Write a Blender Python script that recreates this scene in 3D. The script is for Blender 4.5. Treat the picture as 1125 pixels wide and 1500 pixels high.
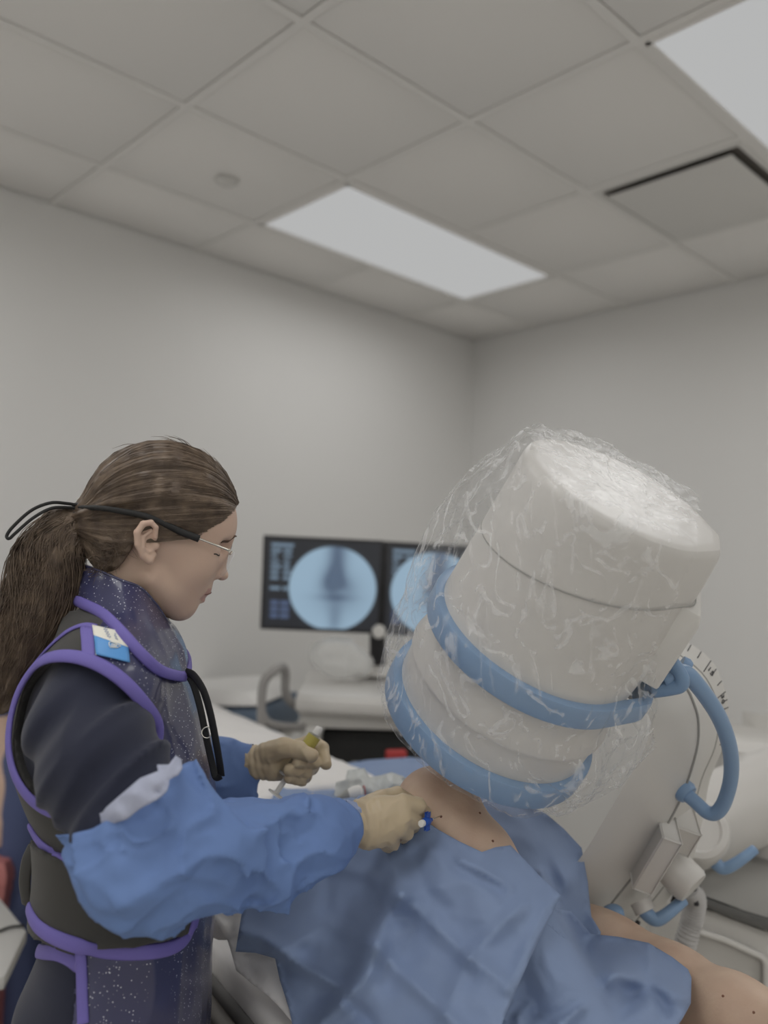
import bpy, bmesh, math, random
import numpy as np
from mathutils import Vector, Matrix
from mathutils.bvhtree import BVHTree
from mathutils.geometry import delaunay_2d_cdt

for o in list(bpy.data.objects):
    bpy.data.objects.remove(o)
scene = bpy.context.scene
COL = scene.collection

# ------------------------------------------------------------------ camera
FPX, CX, CY = 1221.0, 562.5, 750.0           # pinhole of a 1125x1500 frame
CAMZ = 1.5
MC = np.array([[0.9993844921, -0.0350804352, 0.0],
               [-0.0023151459, -0.0659547365, -0.9978199301],
               [0.0350039574, 0.9972057640, -0.0659953571]])   # camera axes -> world axes
camd = bpy.data.cameras.new('camera')
cam = bpy.data.objects.new('camera', camd)
COL.objects.link(cam)
cam.matrix_world = Matrix.Translation((0, 0, CAMZ)) @ Matrix([list(r) for r in MC]).to_4x4()
camd.sensor_fit = 'HORIZONTAL'
camd.sensor_width = 36.0
camd.lens = FPX * 36.0 / 1125.0
camd.clip_start = 0.02
camd.dof.use_dof = True
camd.dof.focus_distance = 1.10
camd.dof.aperture_fstop = 2.9
scene.camera = cam

# ------------------------------------------------------------------ world, exposure
world = bpy.data.worlds.new('world')
scene.world = world
world.use_nodes = True
world.node_tree.nodes['Background'].inputs[0].default_value = (0.5, 0.5, 0.5, 1)
world.node_tree.nodes['Background'].inputs[1].default_value = 0.05
scene.view_settings.view_transform = 'Standard'
scene.view_settings.look = 'None'
scene.view_settings.exposure = 0.0
scene.view_settings.gamma = 1.0
scene.view_settings.use_curve_mapping = False
LAMP_W = 5.8            # watts of each ceiling troffer
LAMP_GLOW = 0.46        # brightness of a troffer's diffuser

# ------------------------------------------------------------------ maths
def ray(px, py):
    return MC @ np.array([px - CX, -(py - CY), -FPX])

def W(px, py, d):
    """world point seen at a pixel, d metres ahead of the camera"""
    r = ray(px, py)
    return r * (d / r[1]) + np.array([0, 0, CAMZ])

def Wn(px, py, d):
    c = np.stack([px - CX, -(py - CY), np.full_like(px, -FPX)], -1)
    r = c @ MC.T
    return r * (d / r[:, 1])[:, None] + np.array([0, 0, CAMZ])

def PX(P):
    c = (np.asarray(P) - np.array([0, 0, CAMZ])) @ MC
    return CX + FPX * c[..., 0] / -c[..., 2], CY - FPX * c[..., 1] / -c[..., 2]

YA, YB = math.radians(46.53), math.radians(-43.48)
DA = np.array([math.sin(YA), math.cos(YA), 0])
DB = np.array([math.sin(YB), math.cos(YB), 0])
def R(a, b, z):
    return DA * a + DB * b + np.array([0, 0, z])

def unit(v):
    v = np.asarray(v, float)
    return v / np.linalg.norm(v)

def _hash(ix, iy, iz, seed):
    h = (ix * 374761393 + iy * 668265263 + iz * 2147483647 + seed * 974711) & 0xffffffff
    h = ((h ^ (h >> 13)) * 1274126177) & 0xffffffff
    h = h ^ (h >> 16)
    return (h & 0xffff) / 65535.0 * 2 - 1

def noise(P, seed=0):
    """smooth value noise in -1..1"""
    i = np.floor(P).astype(np.int64)
    f = P - i
    u = f * f * f * (f * (f * 6 - 15) + 10)
    r = 0
    for dx in (0, 1):
        wx = u[:, 0] if dx else 1 - u[:, 0]
        for dy in (0, 1):
            wy = u[:, 1] if dy else 1 - u[:, 1]
            for dz in (0, 1):
                wz = u[:, 2] if dz else 1 - u[:, 2]
                r = r + wx * wy * wz * _hash(i[:, 0] + dx, i[:, 1] + dy, i[:, 2] + dz, seed)
    return r

def ridged(P, seed=0, octaves=2):
    r, a = 0, 1.0
    for k in range(octaves):
        n = 1 - np.abs(noise(P * (1.9 ** k) + 7.3 * k, seed + k)) * 2
        r = r + a * n
        a *= 0.5
    return r

def fold(P, seed=0):
    """thin pinched cloth folds, 0..1"""
    Q = P + 0.45 * np.stack([noise(P * 0.7 + 3, seed + 50), noise(P * 0.7 + 11, seed + 51), noise(P * 0.7 + 23, seed + 52)], 1)
    return np.clip(1 - 1.5 * np.abs(noise(Q, seed)), 0, 1) ** 2.5

def smin(a, b, k):
    h = np.clip(0.5 + 0.5 * (b - a) / k, 0, 1)
    return b * (1 - h) + a * h - k * h * (1 - h)

def smax(a, b, k):
    return -smin(-a, -b, k)

def s_sphere(P, c, r):
    return np.linalg.norm(P - c, axis=1) - r

def s_ell(P, c, r, rot=None):
    q = P - c
    if rot is not None:
        q = q @ rot
    r = np.asarray(r, float)
    k0 = np.linalg.norm(q / r, axis=1)
    k1 = np.linalg.norm(q / (r * r), axis=1)
    return k0 * (k0 - 1) / np.maximum(k1, 1e-9)

def s_cap(P, a, b, ra, rb):
    a = np.asarray(a); b = np.asarray(b)
    ab = b - a
    t = np.clip(((P - a) @ ab) / max(ab @ ab, 1e-12), 0, 1)
    return np.linalg.norm(P - a - t[:, None] * ab, axis=1) - (ra + (rb - ra) * t)

def s_chain(P, pts, rad, k=0.0):
    d = None
    for i in range(len(pts) - 1):
        c = s_cap(P, pts[i], pts[i + 1], rad[i], rad[i + 1])
        d = c if d is None else (smin(d, c, k) if k else np.minimum(d, c))
    return d

def s_poly2(u, v, poly):
    """signed distance to a 2-D polygon, negative inside"""
    n = len(poly)
    best = np.full(u.shape, 1e18)
    ins = np.zeros(u.shape, bool)
    for i in range(n):
        x0, y0 = poly[i]; x1, y1 = poly[(i + 1) % n]
        ex, ey = x1 - x0, y1 - y0
        t = np.clip(((u - x0) * ex + (v - y0) * ey) / (ex * ex + ey * ey + 1e-12), 0, 1)
        best = np.minimum(best, (u - x0 - t * ex) ** 2 + (v - y0 - t * ey) ** 2)
        c = ((y0 > v) != (y1 > v))
        with np.errstate(divide='ignore', invalid='ignore'):
            ins ^= c & (u < (x1 - x0) * (v - y0) / (y1 - y0 if y1 != y0 else 1e-12) + x0)
    d = np.sqrt(best)
    return np.where(ins, -d, d)

def loft_sdf(rows):
    """elliptic stack: rows of (z, cx, cy, rx, ry), any order"""
    rows = sorted(rows)
    A = np.array(rows, float)
    zz = np.linspace(A[0, 0], A[-1, 0], 200)
    T = [np.interp(zz, A[:, 0], A[:, k]) for k in range(1, 5)]
    ker = np.ones(15) / 15
    T = [np.convolve(np.pad(t, 7, mode='edge'), ker, 'valid') for t in T]
    def f(P):
        cx, cy, rx, ry = [np.interp(P[:, 2], zz, t) for t in T]
        q = np.sqrt(((P[:, 0] - cx) / rx) ** 2 + ((P[:, 1] - cy) / ry) ** 2)
        d = (q - 1) * np.minimum(rx, ry)
        return smax(smax(d, P[:, 2] - zz[-1], 0.02), zz[0] - P[:, 2], 0.02)
    return f

# ------------------------------------------------------------------ materials
MATS = {}
def mat(name, col, rough=0.5, metal=0.0, spec=0.5, coat=0.0, bump=None, vary=None, alpha=None, sheen=0.0, sss=0.0, transmission=0.0, ior=1.45):
    if name in MATS:
        return MATS[name]
    m = bpy.data.materials.new(name)
    m.use_nodes = True
    nt = m.node_tree
    b = nt.nodes['Principled BSDF']
    b.inputs['Base Color'].default_value = (*col, 1)
    b.inputs['Roughness'].default_value = rough
    b.inputs['Metallic'].default_value = metal
    b.inputs['Specular IOR Level'].default_value = spec
    b.inputs['Coat Weight'].default_value = coat
    b.inputs['Coat Roughness'].default_value = 0.12
    b.inputs['Sheen Weight'].default_value = sheen
    b.inputs['Transmission Weight'].default_value = transmission
    b.inputs['IOR'].default_value = ior
    if sss:
        b.inputs['Subsurface Weight'].default_value = sss
        b.inputs['Subsurface Radius'].default_value = (0.01, 0.004, 0.002)
        b.inputs['Subsurface Scale'].default_value = 0.6
    if alpha is not None:
        b.inputs['Alpha'].default_value = alpha
    tc = nt.nodes.new('ShaderNodeTexCoord')
    if vary:
        sc, amt, c2 = vary
        n = nt.nodes.new('ShaderNodeTexNoise'); n.inputs['Scale'].default_value = sc
        n.inputs['Detail'].default_value = 4
        r = nt.nodes.new('ShaderNodeValToRGB')
        r.color_ramp.elements[0].position = 0.5 - amt
        r.color_ramp.elements[1].position = 0.5 + amt
        r.color_ramp.elements[0].color = (*col, 1)
        r.color_ramp.elements[1].color = (*c2, 1)
        nt.links.new(tc.outputs['Object'], n.inputs['Vector'])
        nt.links.new(n.outputs['Fac'], r.inputs['Fac'])
        nt.links.new(r.outputs['Color'], b.inputs['Base Color'])
    if bump:
        sc, st = bump
        n = nt.nodes.new('ShaderNodeTexNoise'); n.inputs['Scale'].default_value = sc
        n.inputs['Detail'].default_value = 3
        bp = nt.nodes.new('ShaderNodeBump'); bp.inputs['Strength'].default_value = st
        bp.inputs['Distance'].default_value = 0.002
        nt.links.new(tc.outputs['Object'], n.inputs['Vector'])
        nt.links.new(n.outputs['Fac'], bp.inputs['Height'])
        nt.links.new(bp.outputs['Normal'], b.inputs['Normal'])
    MATS[name] = m
    return m

def srgb(r, g, b, k=1.0):
    f = lambda c: ((c / 255 + 0.055) / 1.055) ** 2.4 if c > 10 else c / 255 / 12.92
    return tuple(min(0.95, f(c) * k) for c in (r, g, b))

# ------------------------------------------------------------------ object helpers
def link(o, parent=None):
    COL.objects.link(o)
    if parent is not None:
        o.parent = parent
    return o

def tag(o, label=None, cat=None, group=None, kind=None):
    if label: o['label'] = label
    if cat: o['category'] = cat
    if group: o['group'] = group
    if kind: o['kind'] = kind
    return o

def empty(name, loc, label=None, cat=None, group=None):
    """Empty at a thing's base; parts are written in world space and offset back"""
    o = bpy.data.objects.new(name, None)
    o.empty_display_size = 0.05
    COL.objects.link(o)
    o.location = [float(x) for x in loc]
    return tag(o, label, cat, group)

def obj(name, me, m=None, parent=None, smooth=True):
    """me is in world space; parented parts keep their place"""
    o = bpy.data.objects.new(name, me)
    if m is not None:
        for x in (m if isinstance(m, (list, tuple)) else [m]):
            me.materials.append(x)
    if smooth:
        me.polygons.foreach_set('use_smooth', np.ones(len(me.polygons), bool))
    COL.objects.link(o)
    if parent is not None:
        q = Vector((0, 0, 0)); p = parent
        while p is not None:
            q += p.location; p = p.parent
        me.transform(Matrix.Translation(-q))
        o.parent = parent
    return o

def np_mesh(name, V, F):
    me = bpy.data.meshes.new(name)
    V = np.asarray(V, np.float32)
    F = np.asarray(F, np.int32)
    n = F.shape[1]
    me.vertices.add(len(V)); me.vertices.foreach_set('co', V.ravel())
    me.loops.add(F.size); me.loops.foreach_set('vertex_index', F.ravel())
    me.polygons.add(len(F))
    me.polygons.foreach_set('loop_start', np.arange(0, F.size, n, dtype=np.int32))
    me.polygons.foreach_set('loop_total', np.full(len(F), n, np.int32))
    me.update(calc_edges=True)
    me.validate()
    return me

def py_mesh(name, V, F):
    me = bpy.data.meshes.new(name)
    me.from_pydata([tuple(map(float, v)) for v in V], [], [tuple(int(i) for i in f) for f in F])
    me.update()
    return me

def sdf_arrays(fn, lo, hi, h, margin=0.0, k=6):
    lo = np.asarray(lo, float); hi = np.asarray(hi, float)
    nc = np.maximum(np.ceil((hi - lo) / (h * k)).astype(int), 1)
    n = nc * k
    cc = [lo[i] + (np.arange(nc[i]) + 0.5) * h * k - h * 0.5 for i in range(3)]
    G = np.stack(np.meshgrid(*cc, indexing='ij'), -1).reshape(-1, 3)
    dc = fn(G).reshape(nc)
    act = np.abs(dc) < h * k * 0.95 + margin
    V = np.repeat(np.repeat(np.repeat(dc, k, 0), k, 1), k, 2)
    ids = np.argwhere(act)
    off = np.stack(np.meshgrid(*[np.arange(k)] * 3, indexing='ij'), -1).reshape(-1, 3)
    for s in range(0, len(ids), 2500):
        I = (ids[s:s + 2500, None, :] * k + off[None]).reshape(-1, 3)
        V[I[:, 0], I[:, 1], I[:, 2]] = fn(lo + I * h)
    S = V < 0
    c = [S[dx:n[0] - 1 + dx, dy:n[1] - 1 + dy, dz:n[2] - 1 + dz] for dx in (0, 1) for dy in (0, 1) for dz in (0, 1)]
    anyv = c[0].copy(); allv = c[0].copy()
    for q in c[1:]:
        anyv |= q; allv &= q
    cells = np.argwhere(anyv & ~allv)
    idx = np.full(n - 1, -1, np.int32)
    idx[cells[:, 0], cells[:, 1], cells[:, 2]] = np.arange(len(cells))
    corners = np.array([(dx, dy, dz) for dx in (0, 1) for dy in (0, 1) for dz in (0, 1)])
    val = [V[cells[:, 0] + q[0], cells[:, 1] + q[1], cells[:, 2] + q[2]] for q in corners]
    acc = np.zeros((len(cells), 3)); cnt = np.zeros(len(cells))
    for i in range(8):
        for j in range(i + 1, 8):
            if np.abs(corners[i] - corners[j]).sum() != 1: continue
            m = (val[i] < 0) != (val[j] < 0)
            t = np.where(m, val[i] / np.where(m, val[i] - val[j], 1), 0)
            p = corners[i][None] + t[:, None] * (corners[j] - corners[i])[None]
            acc += p * m[:, None]; cnt += m
    verts = lo + (cells + acc / cnt[:, None]) * h
    quads = []
    for ax in range(3):
        o1, o2 = [a for a in range(3) if a != ax]
        sl0 = [slice(None)] * 3; sl1 = [slice(None)] * 3
        sl0[ax] = slice(0, -1); sl1[ax] = slice(1, None)
        e = np.argwhere(S[tuple(sl0)] != S[tuple(sl1)])
        e = e[(e[:, o1] > 0) & (e[:, o2] > 0) & (e[:, o1] < n[o1] - 1) & (e[:, o2] < n[o2] - 1)]
        if not len(e): continue
        neg = S[e[:, 0], e[:, 1], e[:, 2]]
        q = []
        for (a, b) in ((-1, -1), (0, -1), (0, 0), (-1, 0)):
            c2 = e.copy(); c2[:, o1] += a; c2[:, o2] += b
            q.append(idx[c2[:, 0], c2[:, 1], c2[:, 2]])
        q = np.stack(q, 1)
        flip = neg if ax != 1 else ~neg
        q = np.where(flip[:, None], q, q[:, ::-1])
        quads.append(q)
    F = np.concatenate(quads)
    F = F[(F >= 0).all(1)]
    return verts, F

def sdf_mesh(name, fn, lo, hi, h, margin=0.0, m=None, parent=None, keep=None):
    V, F = sdf_arrays(fn, lo, hi, h, margin)
    if keep is not None:
        c = V[F].mean(1)
        F = F[keep(c)]
        used = np.unique(F); mp = np.full(len(V), -1); mp[used] = np.arange(len(used))
        V = V[used]; F = mp[F]
    return obj(name, np_mesh(name, V, F), m, parent)

def box_of(pts, pad):
    A = np.array(pts); return A.min(0) - pad, A.max(0) + pad

def catmull(pts, n):
    P = np.array(pts, float)
    if len(P) == 2:
        t = np.linspace(0, 1, n)[:, None]; return P[0] * (1 - t) + P[1] * t
    Q = np.concatenate([[2 * P[0] - P[1]], P, [2 * P[-1] - P[-2]]])
    out = []
    s = np.linspace(0, len(P) - 1, n)
    for x in s:
        i = min(int(x), len(P) - 2); t = x - i
        p0, p1, p2, p3 = Q[i:i + 4]
        out.append(0.5 * (2 * p1 + (p2 - p0) * t + (2 * p0 - 5 * p1 + 4 * p2 - p3) * t * t + (3 * p1 - p0 - 3 * p2 + p3) * t ** 3))
    return np.array(out)

def tube_arrays(P, r, seg=10, flat=1.0, up=None, closed=False):
    """swept tube; flat squeezes the section along the normal"""
    P = np.asarray(P, float); n = len(P)
    r = np.broadcast_to(np.asarray(r, float), (n,))
    T = np.gradient(P, axis=0)
    if closed:
        T = np.roll(P, -1, 0) - np.roll(P, 1, 0)
    T /= np.linalg.norm(T, axis=1)[:, None] + 1e-12
    V = []
    nrm = None
    for i in range(n):
        if up is not None:
            u = np.asarray(up[i] if np.ndim(up) == 2 else up, float)
        else:
            u = nrm if nrm is not None else (np.array([0, 0, 1.]) if abs(T[i][2]) < 0.9 else np.array([1., 0, 0]))
        u = u - T[i] * (u @ T[i]); u /= np.linalg.norm(u) + 1e-12
        nrm = u
        s = np.cross(T[i], u)
        for k in range(seg):
            a = 2 * math.pi * k / seg
            V.append(P[i] + r[i] * (math.cos(a) * s + math.sin(a) * u * flat))
    F = []
    m = n if closed else n - 1
    for i in range(m):
        j = (i + 1) % n
        for k in range(seg):
            k2 = (k + 1) % seg
            F.append((i * seg + k, i * seg + k2, j * seg + k2, j * seg + k))
    if not closed:
        F.append(tuple(range(seg))[::-1]); F.append(tuple((n - 1) * seg + k for k in range(seg)))
    return V, F

def tube(name, P, r, m, parent=None, seg=10, flat=1.0, up=None, closed=False):
    V, F = tube_arrays(P, r, seg, flat, up, closed)
    me = py_mesh(name, V, F)
    return obj(name, me, m, parent)

def rings(name, L, m, parent=None, cap=True, smooth=True, closed=True):
    """skin between equal-length loops of points"""
    V = np.concatenate(L); n = len(L[0]); F = []
    for i in range(len(L) - 1):
        for k in range(n if closed else n - 1):
            k2 = (k + 1) % n
            F.append((i * n + k, i * n + k2, (i + 1) * n + k2, (i + 1) * n + k))
    if cap:
        F.append(tuple(range(n))[::-1]); F.append(tuple((len(L) - 1) * n + k for k in range(n)))
    me = py_mesh(name, V, F)
    bm = bmesh.new(); bm.from_mesh(me); bmesh.ops.recalc_face_normals(bm, faces=bm.faces); bm.to_mesh(me); bm.free()
    return obj(name, me, m, parent, smooth)

def autosmooth(o, ang=35):
    o.data.polygons.foreach_set('use_smooth', np.ones(len(o.data.polygons), bool))
    bm = bmesh.new(); bm.from_mesh(o.data)
    for e in bm.edges:
        if len(e.link_faces) == 2 and e.calc_face_angle(0) > math.radians(ang):
            e.smooth = False
    bm.to_mesh(o.data); bm.free()
    return o

def lathe(name, prof, base, axis, m, parent=None, seg=28, ang=40):
    axis = unit(axis); e = unit(np.cross(axis, [0.3, 0.5, 0.8])); g = np.cross(axis, e)
    th = np.linspace(0, 2 * math.pi, seg, endpoint=False)
    L = [np.asarray(base) + axis * h + max(r, 1e-4) * (np.cos(th)[:, None] * e + np.sin(th)[:, None] * g) for r, h in prof]
    return autosmooth(rings(name, L, m, parent), ang)

def boxm(name, c, ax, size, m, parent=None, bev=0.01, seg=2):
    """bevelled box: centre, 3 axes, full sizes"""
    bm = bmesh.new()
    bmesh.ops.create_cube(bm, size=1)
    Mx = Matrix([[float(ax[j][i]) * size[j] for j in range(3)] for i in range(3)])
    for v in bm.verts:
        v.co = Mx @ v.co + Vector([float(x) for x in c])
    if bev:
        bmesh.ops.bevel(bm, geom=list(bm.edges), offset=bev, segments=seg, profile=0.5, affect='EDGES')
    bmesh.ops.recalc_face_normals(bm, faces=bm.faces)
    me = bpy.data.meshes.new(name); bm.to_mesh(me); bm.free()
    return autosmooth(obj(name, me, m, parent), 50)

def prism(name, outline, off, m, parent=None, bev=0.0):
    """outline of world points swept along off"""
    A = np.array(outline, float); n = len(A)
    V = np.concatenate([A, A + np.asarray(off)])
    F = [tuple(range(n)), tuple(range(2 * n - 1, n - 1, -1))] + [(i, i + n, (i + 1) % n + n, (i + 1) % n) for i in range(n)]
    bm = bmesh.new(); me = py_mesh(name, V, F); bm.from_mesh(me)
    if bev:
        bmesh.ops.bevel(bm, geom=list(bm.edges), offset=bev, segments=2, profile=0.5, affect='EDGES')
    bmesh.ops.recalc_face_normals(bm, faces=bm.faces)
    bm.to_mesh(me); bm.free()
    return autosmooth(obj(name, me, m, parent), 40)

def interp_field(ctrl):
    """piecewise linear depth field through scattered (px, py, d)"""
    C = np.array(ctrl, float)
    r = delaunay_2d_cdt([Vector((p[0], p[1])) for p in C], [], [], 0, 1e-6)
    vc, faces, ov = r[0], r[2], r[3]
    src = [o[0] for o in ov]
    tri = np.array([[src[i] for i in f] for f in faces])
    A, B, Cc = C[tri[:, 0]], C[tri[:, 1]], C[tri[:, 2]]
    def f(u, v):
        out = np.full(u.shape, np.nan)
        for a, b, c in zip(A, B, Cc):
            det = (b[1] - c[1]) * (a[0] - c[0]) + (c[0] - b[0]) * (a[1] - c[1])
            if abs(det) < 1e-9: continue
            l1 = ((b[1] - c[1]) * (u - c[0]) + (c[0] - b[0]) * (v - c[1])) / det
            l2 = ((c[1] - a[1]) * (u - c[0]) + (a[0] - c[0]) * (v - c[1])) / det
            l3 = 1 - l1 - l2
            m = (l1 >= -1e-6) & (l2 >= -1e-6) & (l3 >= -1e-6) & np.isnan(out)
            out[m] = (l1 * a[2] + l2 * b[2] + l3 * c[2])[m]
        bad = np.isnan(out)
        if bad.any():
            D = (u[bad][:, None] - C[None, :, 0]) ** 2 + (v[bad][:, None] - C[None, :, 1]) ** 2
            out[bad] = C[D.argmin(1), 2]
        return out
    return f

def sheet(name, outline, ctrl, m, parent=None, step=7, smooth=3, holes=(), thick=0.0015, wob=0.0, wsc=25.0, seed=3, extra=None, avoid=None, fine=0.0):
    """a cloth sheet: outline polygon and scattered depth points, both taken off the photograph,
    turned into a real surface in the room"""
    def dens(poly):
        out = []
        for i in range(len(poly)):
            a = np.array(poly[i], float); b = np.array(poly[(i + 1) % len(poly)], float)
            n = max(1, int(np.linalg.norm(b - a) / step))
            for k in range(n): out.append(a + (b - a) * k / n)
        return np.array(out)
    loops = [dens(outline)] + [dens(h) for h in holes]
    pts = []; edges = []
    for L in loops:
        s = len(pts)
        pts += list(L); edges += [(s + i, s + (i + 1) % len(L)) for i in range(len(L))]
    O = np.array(outline); x0, y0 = O.min(0); x1, y1 = O.max(0)
    gx = []
    for j, y in enumerate(np.arange(y0, y1, step * 0.87)):
        for x in np.arange(x0 + (step / 2 if j % 2 else 0), x1, step): gx.append((x, y))
    gx = np.array(gx)
    d = s_poly2(gx[:, 0], gx[:, 1], outline)
    ok = d < -step * 0.45
    for h in holes: ok &= s_poly2(gx[:, 0], gx[:, 1], h) > step * 0.45
    pts += list(gx[ok])
    r = delaunay_2d_cdt([Vector((p[0], p[1])) for p in pts], edges, [], 0, 1e-4)
    Q = np.array([(v[0], v[1]) for v in r[0]])
    F = np.array([f for f in r[2] if len(f) == 3])
    cen = Q[F].mean(1)
    ok = s_poly2(cen[:, 0], cen[:, 1], outline) < 0
    for h in holes: ok &= s_poly2(cen[:, 0], cen[:, 1], h) > 0
    F = F[ok]
    dep = interp_field(ctrl)(Q[:, 0], Q[:, 1])
    E = np.concatenate([F[:, [0, 1]], F[:, [1, 2]], F[:, [2, 0]]]); E = np.concatenate([E, E[:, ::-1]])
    for _ in range(smooth):
        s = np.zeros(len(Q)); c = np.zeros(len(Q))
        np.add.at(s, E[:, 0], dep[E[:, 1]]); np.add.at(c, E[:, 0], 1)
        dep = np.where(c > 0, 0.5 * dep + 0.5 * s / np.maximum(c, 1), dep)
    P = Wn(Q[:, 0], Q[:, 1], dep)
    if wob:
        dep = dep + wob * ridged(P * wsc, seed, 2) * 0.5 + wob * 0.6 * noise(P * wsc * 0.4, seed + 9)
    if fine:
        dep = dep - fine * (fold(P * 9, seed + 20) + 0.6 * fold(P * 19, seed + 25))
    if extra is not None:
        dep = dep + extra(Q, P)
    if avoid is not None:                       # lie on top of what is underneath
        for back in np.linspace(0.0, 0.16, 17)[1:]:
            dd = dep - back
            s = avoid(Q, Wn(Q[:, 0], Q[:, 1], dd))
            dep = np.where(s < 0.004, dd, dep)
        for _ in range(14):
            s = avoid(Q, Wn(Q[:, 0], Q[:, 1], dep))
            dep = dep - np.maximum(0, 0.006 - s) * 1.1
        for _ in range(2):
            s = np.zeros(len(Q)); c = np.zeros(len(Q))
            np.add.at(s, E[:, 0], dep[E[:, 1]]); np.add.at(c, E[:, 0], 1)
            dep = np.minimum(dep, np.where(c > 0, 0.5 * dep + 0.5 * s / np.maximum(c, 1), dep))
    P = Wn(Q[:, 0], Q[:, 1], dep)
    used = np.unique(F); mp = np.full(len(Q), -1); mp[used] = np.arange(len(used))
    me = np_mesh(name, P[used], mp[F])
    bm = bmesh.new(); bm.from_mesh(me)
    for f in bm.faces:
        if (f.calc_center_median() - Vector((0, 0, CAMZ))).dot(f.normal) > 0: f.normal_flip()
    bm.to_mesh(me); bm.free()
    o = obj(name, me, m, parent)
    if thick:
        md = o.modifiers.new('thick', 'SOLIDIFY'); md.thickness = thick; md.offset = -1
    return o

def bvh_of(objs):
    V, F = [], []
    for o in objs:
        q = Vector((0, 0, 0)); p = o.parent
        while p is not None:
            q += p.location; p = p.parent
        s = len(V)
        V += [v.co + q for v in o.data.vertices]
        F += [tuple(i + s for i in f.vertices) for f in o.data.polygons]
    return BVHTree.FromPolygons(V, F)

def cast(bvh, px, py):
    r = ray(px, py); r = r / np.linalg.norm(r)
    h = bvh.ray_cast(Vector((0, 0, CAMZ)), Vector(r))
    if h[0] is None: return None, None
    return np.array(h[0]), np.array(h[1])

def lay_curve(bvh, pix, n, off=0.002):
    """points along a pixel polyline laid on a modelled surface"""
    Q = catmull([(a, b, 0) for a, b in pix], n)[:, :2]
    P, N = [], []
    for q in Q:
        p, nn = cast(bvh, q[0], q[1])
        if p is None: continue
        if nn @ (np.array([0, 0, CAMZ]) - p) < 0: nn = -nn
        P.append(p + nn * off); N.append(nn)
    P = np.array(P); N = np.array(N)
    for _ in range(3):
        P[1:-1] = P[1:-1] * .5 + (P[:-2] + P[2:]) * .25
        N[1:-1] = N[1:-1] * .5 + (N[:-2] + N[2:]) * .25
    return P, N

def text_mesh(name, s, size, origin, ex, ey, m, parent=None, thick=0.0006):
    cu = bpy.data.curves.new(name, 'FONT'); cu.body = s; cu.size = size; cu.extrude = thick
    cu.align_x = 'CENTER'; cu.align_y = 'CENTER'; cu.resolution_u = 2
    t = bpy.data.objects.new(name, cu); COL.objects.link(t)
    dg = bpy.context.evaluated_depsgraph_get()
    me = bpy.data.meshes.new_from_object(t.evaluated_get(dg))
    bpy.data.objects.remove(t)
    ex = unit(ex); ey = unit(ey - ex * (ex @ ey)); ez = np.cross(ex, ey)
    Mx = Matrix([[ex[i], ey[i], ez[i], origin[i]] for i in range(3)] + [[0, 0, 0, 1]])
    me.transform(Mx)
    return obj(name, me, m, parent, smooth=False)

# ------------------------------------------------------------------ the room
HC = 1.30                    # ceiling above the lens
CEIL = CAMZ + HC
A1, B1 = 2.742 * HC, 2.358 * HC
A0, B0 = -3.0, -2.6
M_wall = mat('wall_paint', (0.79, 0.783, 0.765), 0.75, bump=(180, 0.08))
M_ceil = mat('ceiling_tile_fibre', (0.85, 0.835, 0.81), 0.9, bump=(260, 0.15))
M_grid = mat('ceiling_grid_metal', (0.82, 0.805, 0.78), 0.6)
M_floor = mat('floor_vinyl', (0.68, 0.655, 0.61), 0.4, vary=(3.0, 0.2, (0.64, 0.615, 0.57)))
M_base = mat('baseboard_vinyl', (0.25, 0.25, 0.25), 0.5)
UP = np.array([0, 0, 1.0])
RAX = (DA, DB, UP)
def rbox(name, a0, a1, b0, b1, z0, z1, m, parent=None, bev=0.0):
    return boxm(name, R((a0 + a1) / 2, (b0 + b1) / 2, (z0 + z1) / 2), RAX, (a1 - a0, b1 - b0, z1 - z0), m, parent, bev)
T = 0.12
tag(rbox('floor', A0 - T, A1 + T, B0 - T, B1 + T, -0.1, 0, M_floor), 'pale beige vinyl floor of the procedure room', kind='structure')
tag(rbox('wall_left', A0 - T, A1 + T, B1, B1 + T, 0, CEIL + 0.1, M_wall), 'plain off white wall behind the monitors', kind='structure')
tag(rbox('wall_right', A1, A1 + T, B0 - T, B1, 0, CEIL + 0.1, M_wall), 'plain off white wall behind the imaging machine', kind='structure')
tag(rbox('wall_back', A0 - T, A0, B0, B1, 0, CEIL + 0.1, M_wall), 'plain off white wall out of the picture on the left', kind='structure')
tag(rbox('wall_front', A0 - T, A1, B0 - T, B0, 0, CEIL + 0.1, M_wall), 'plain off white wall behind the photographer', kind='structure')
tag(rbox('baseboard_left', A0, A1, B1 - 0.008, B1, 0, 0.1, M_base), 'grey vinyl baseboard along the monitor wall', kind='structure')
tag(rbox('baseboard_right', A1 - 0.008, A1, B0, B1 - 0.008, 0, 0.1, M_base), 'grey vinyl baseboard along the machine wall', kind='structure')
ceil = tag(rbox('ceiling', A0 - T, A1 + T, B0 - T, B1 + T, CEIL + 0.03, CEIL + 0.1, M_grid), 'suspended ceiling of pale square tiles in a thin grid', kind='structure')
SA, SB = 0.470 * HC, 0.415 * HC
ga = [1.357 * HC + SA * k for k in range(-10, 6)]
gb = [2.030 * HC - SB * k for k in range(-1, 14)]
ga = [A0] + [x for x in ga if A0 + 0.08 < x < A1 - 0.08] + [A1]
gb = [B0] + sorted(x for x in gb if B0 + 0.08 < x < B1 - 0.08) + [B1]
lampcells = {}
def near(L, v): return min(range(len(L)), key=lambda i: abs(L[i] - v))
ia = near(ga, 1.357 * HC); ib = near(gb, 1.615 * HC)
lamps = []
for da in (0, -4, -8):
    for db in (0, -3, -6, -9):
        i, j = ia + da, ib + db
        if 0 <= i < len(ga) - 2 and 0 <= j < len(gb) - 1:
            lamps.append((i, j)); lampcells[(i, j)] = lampcells[(i + 1, j)] = True
vent = (near(ga, 1.827 * HC), near(gb, 0.785 * HC))
lampcells[vent] = True
gw = 0.012
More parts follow.
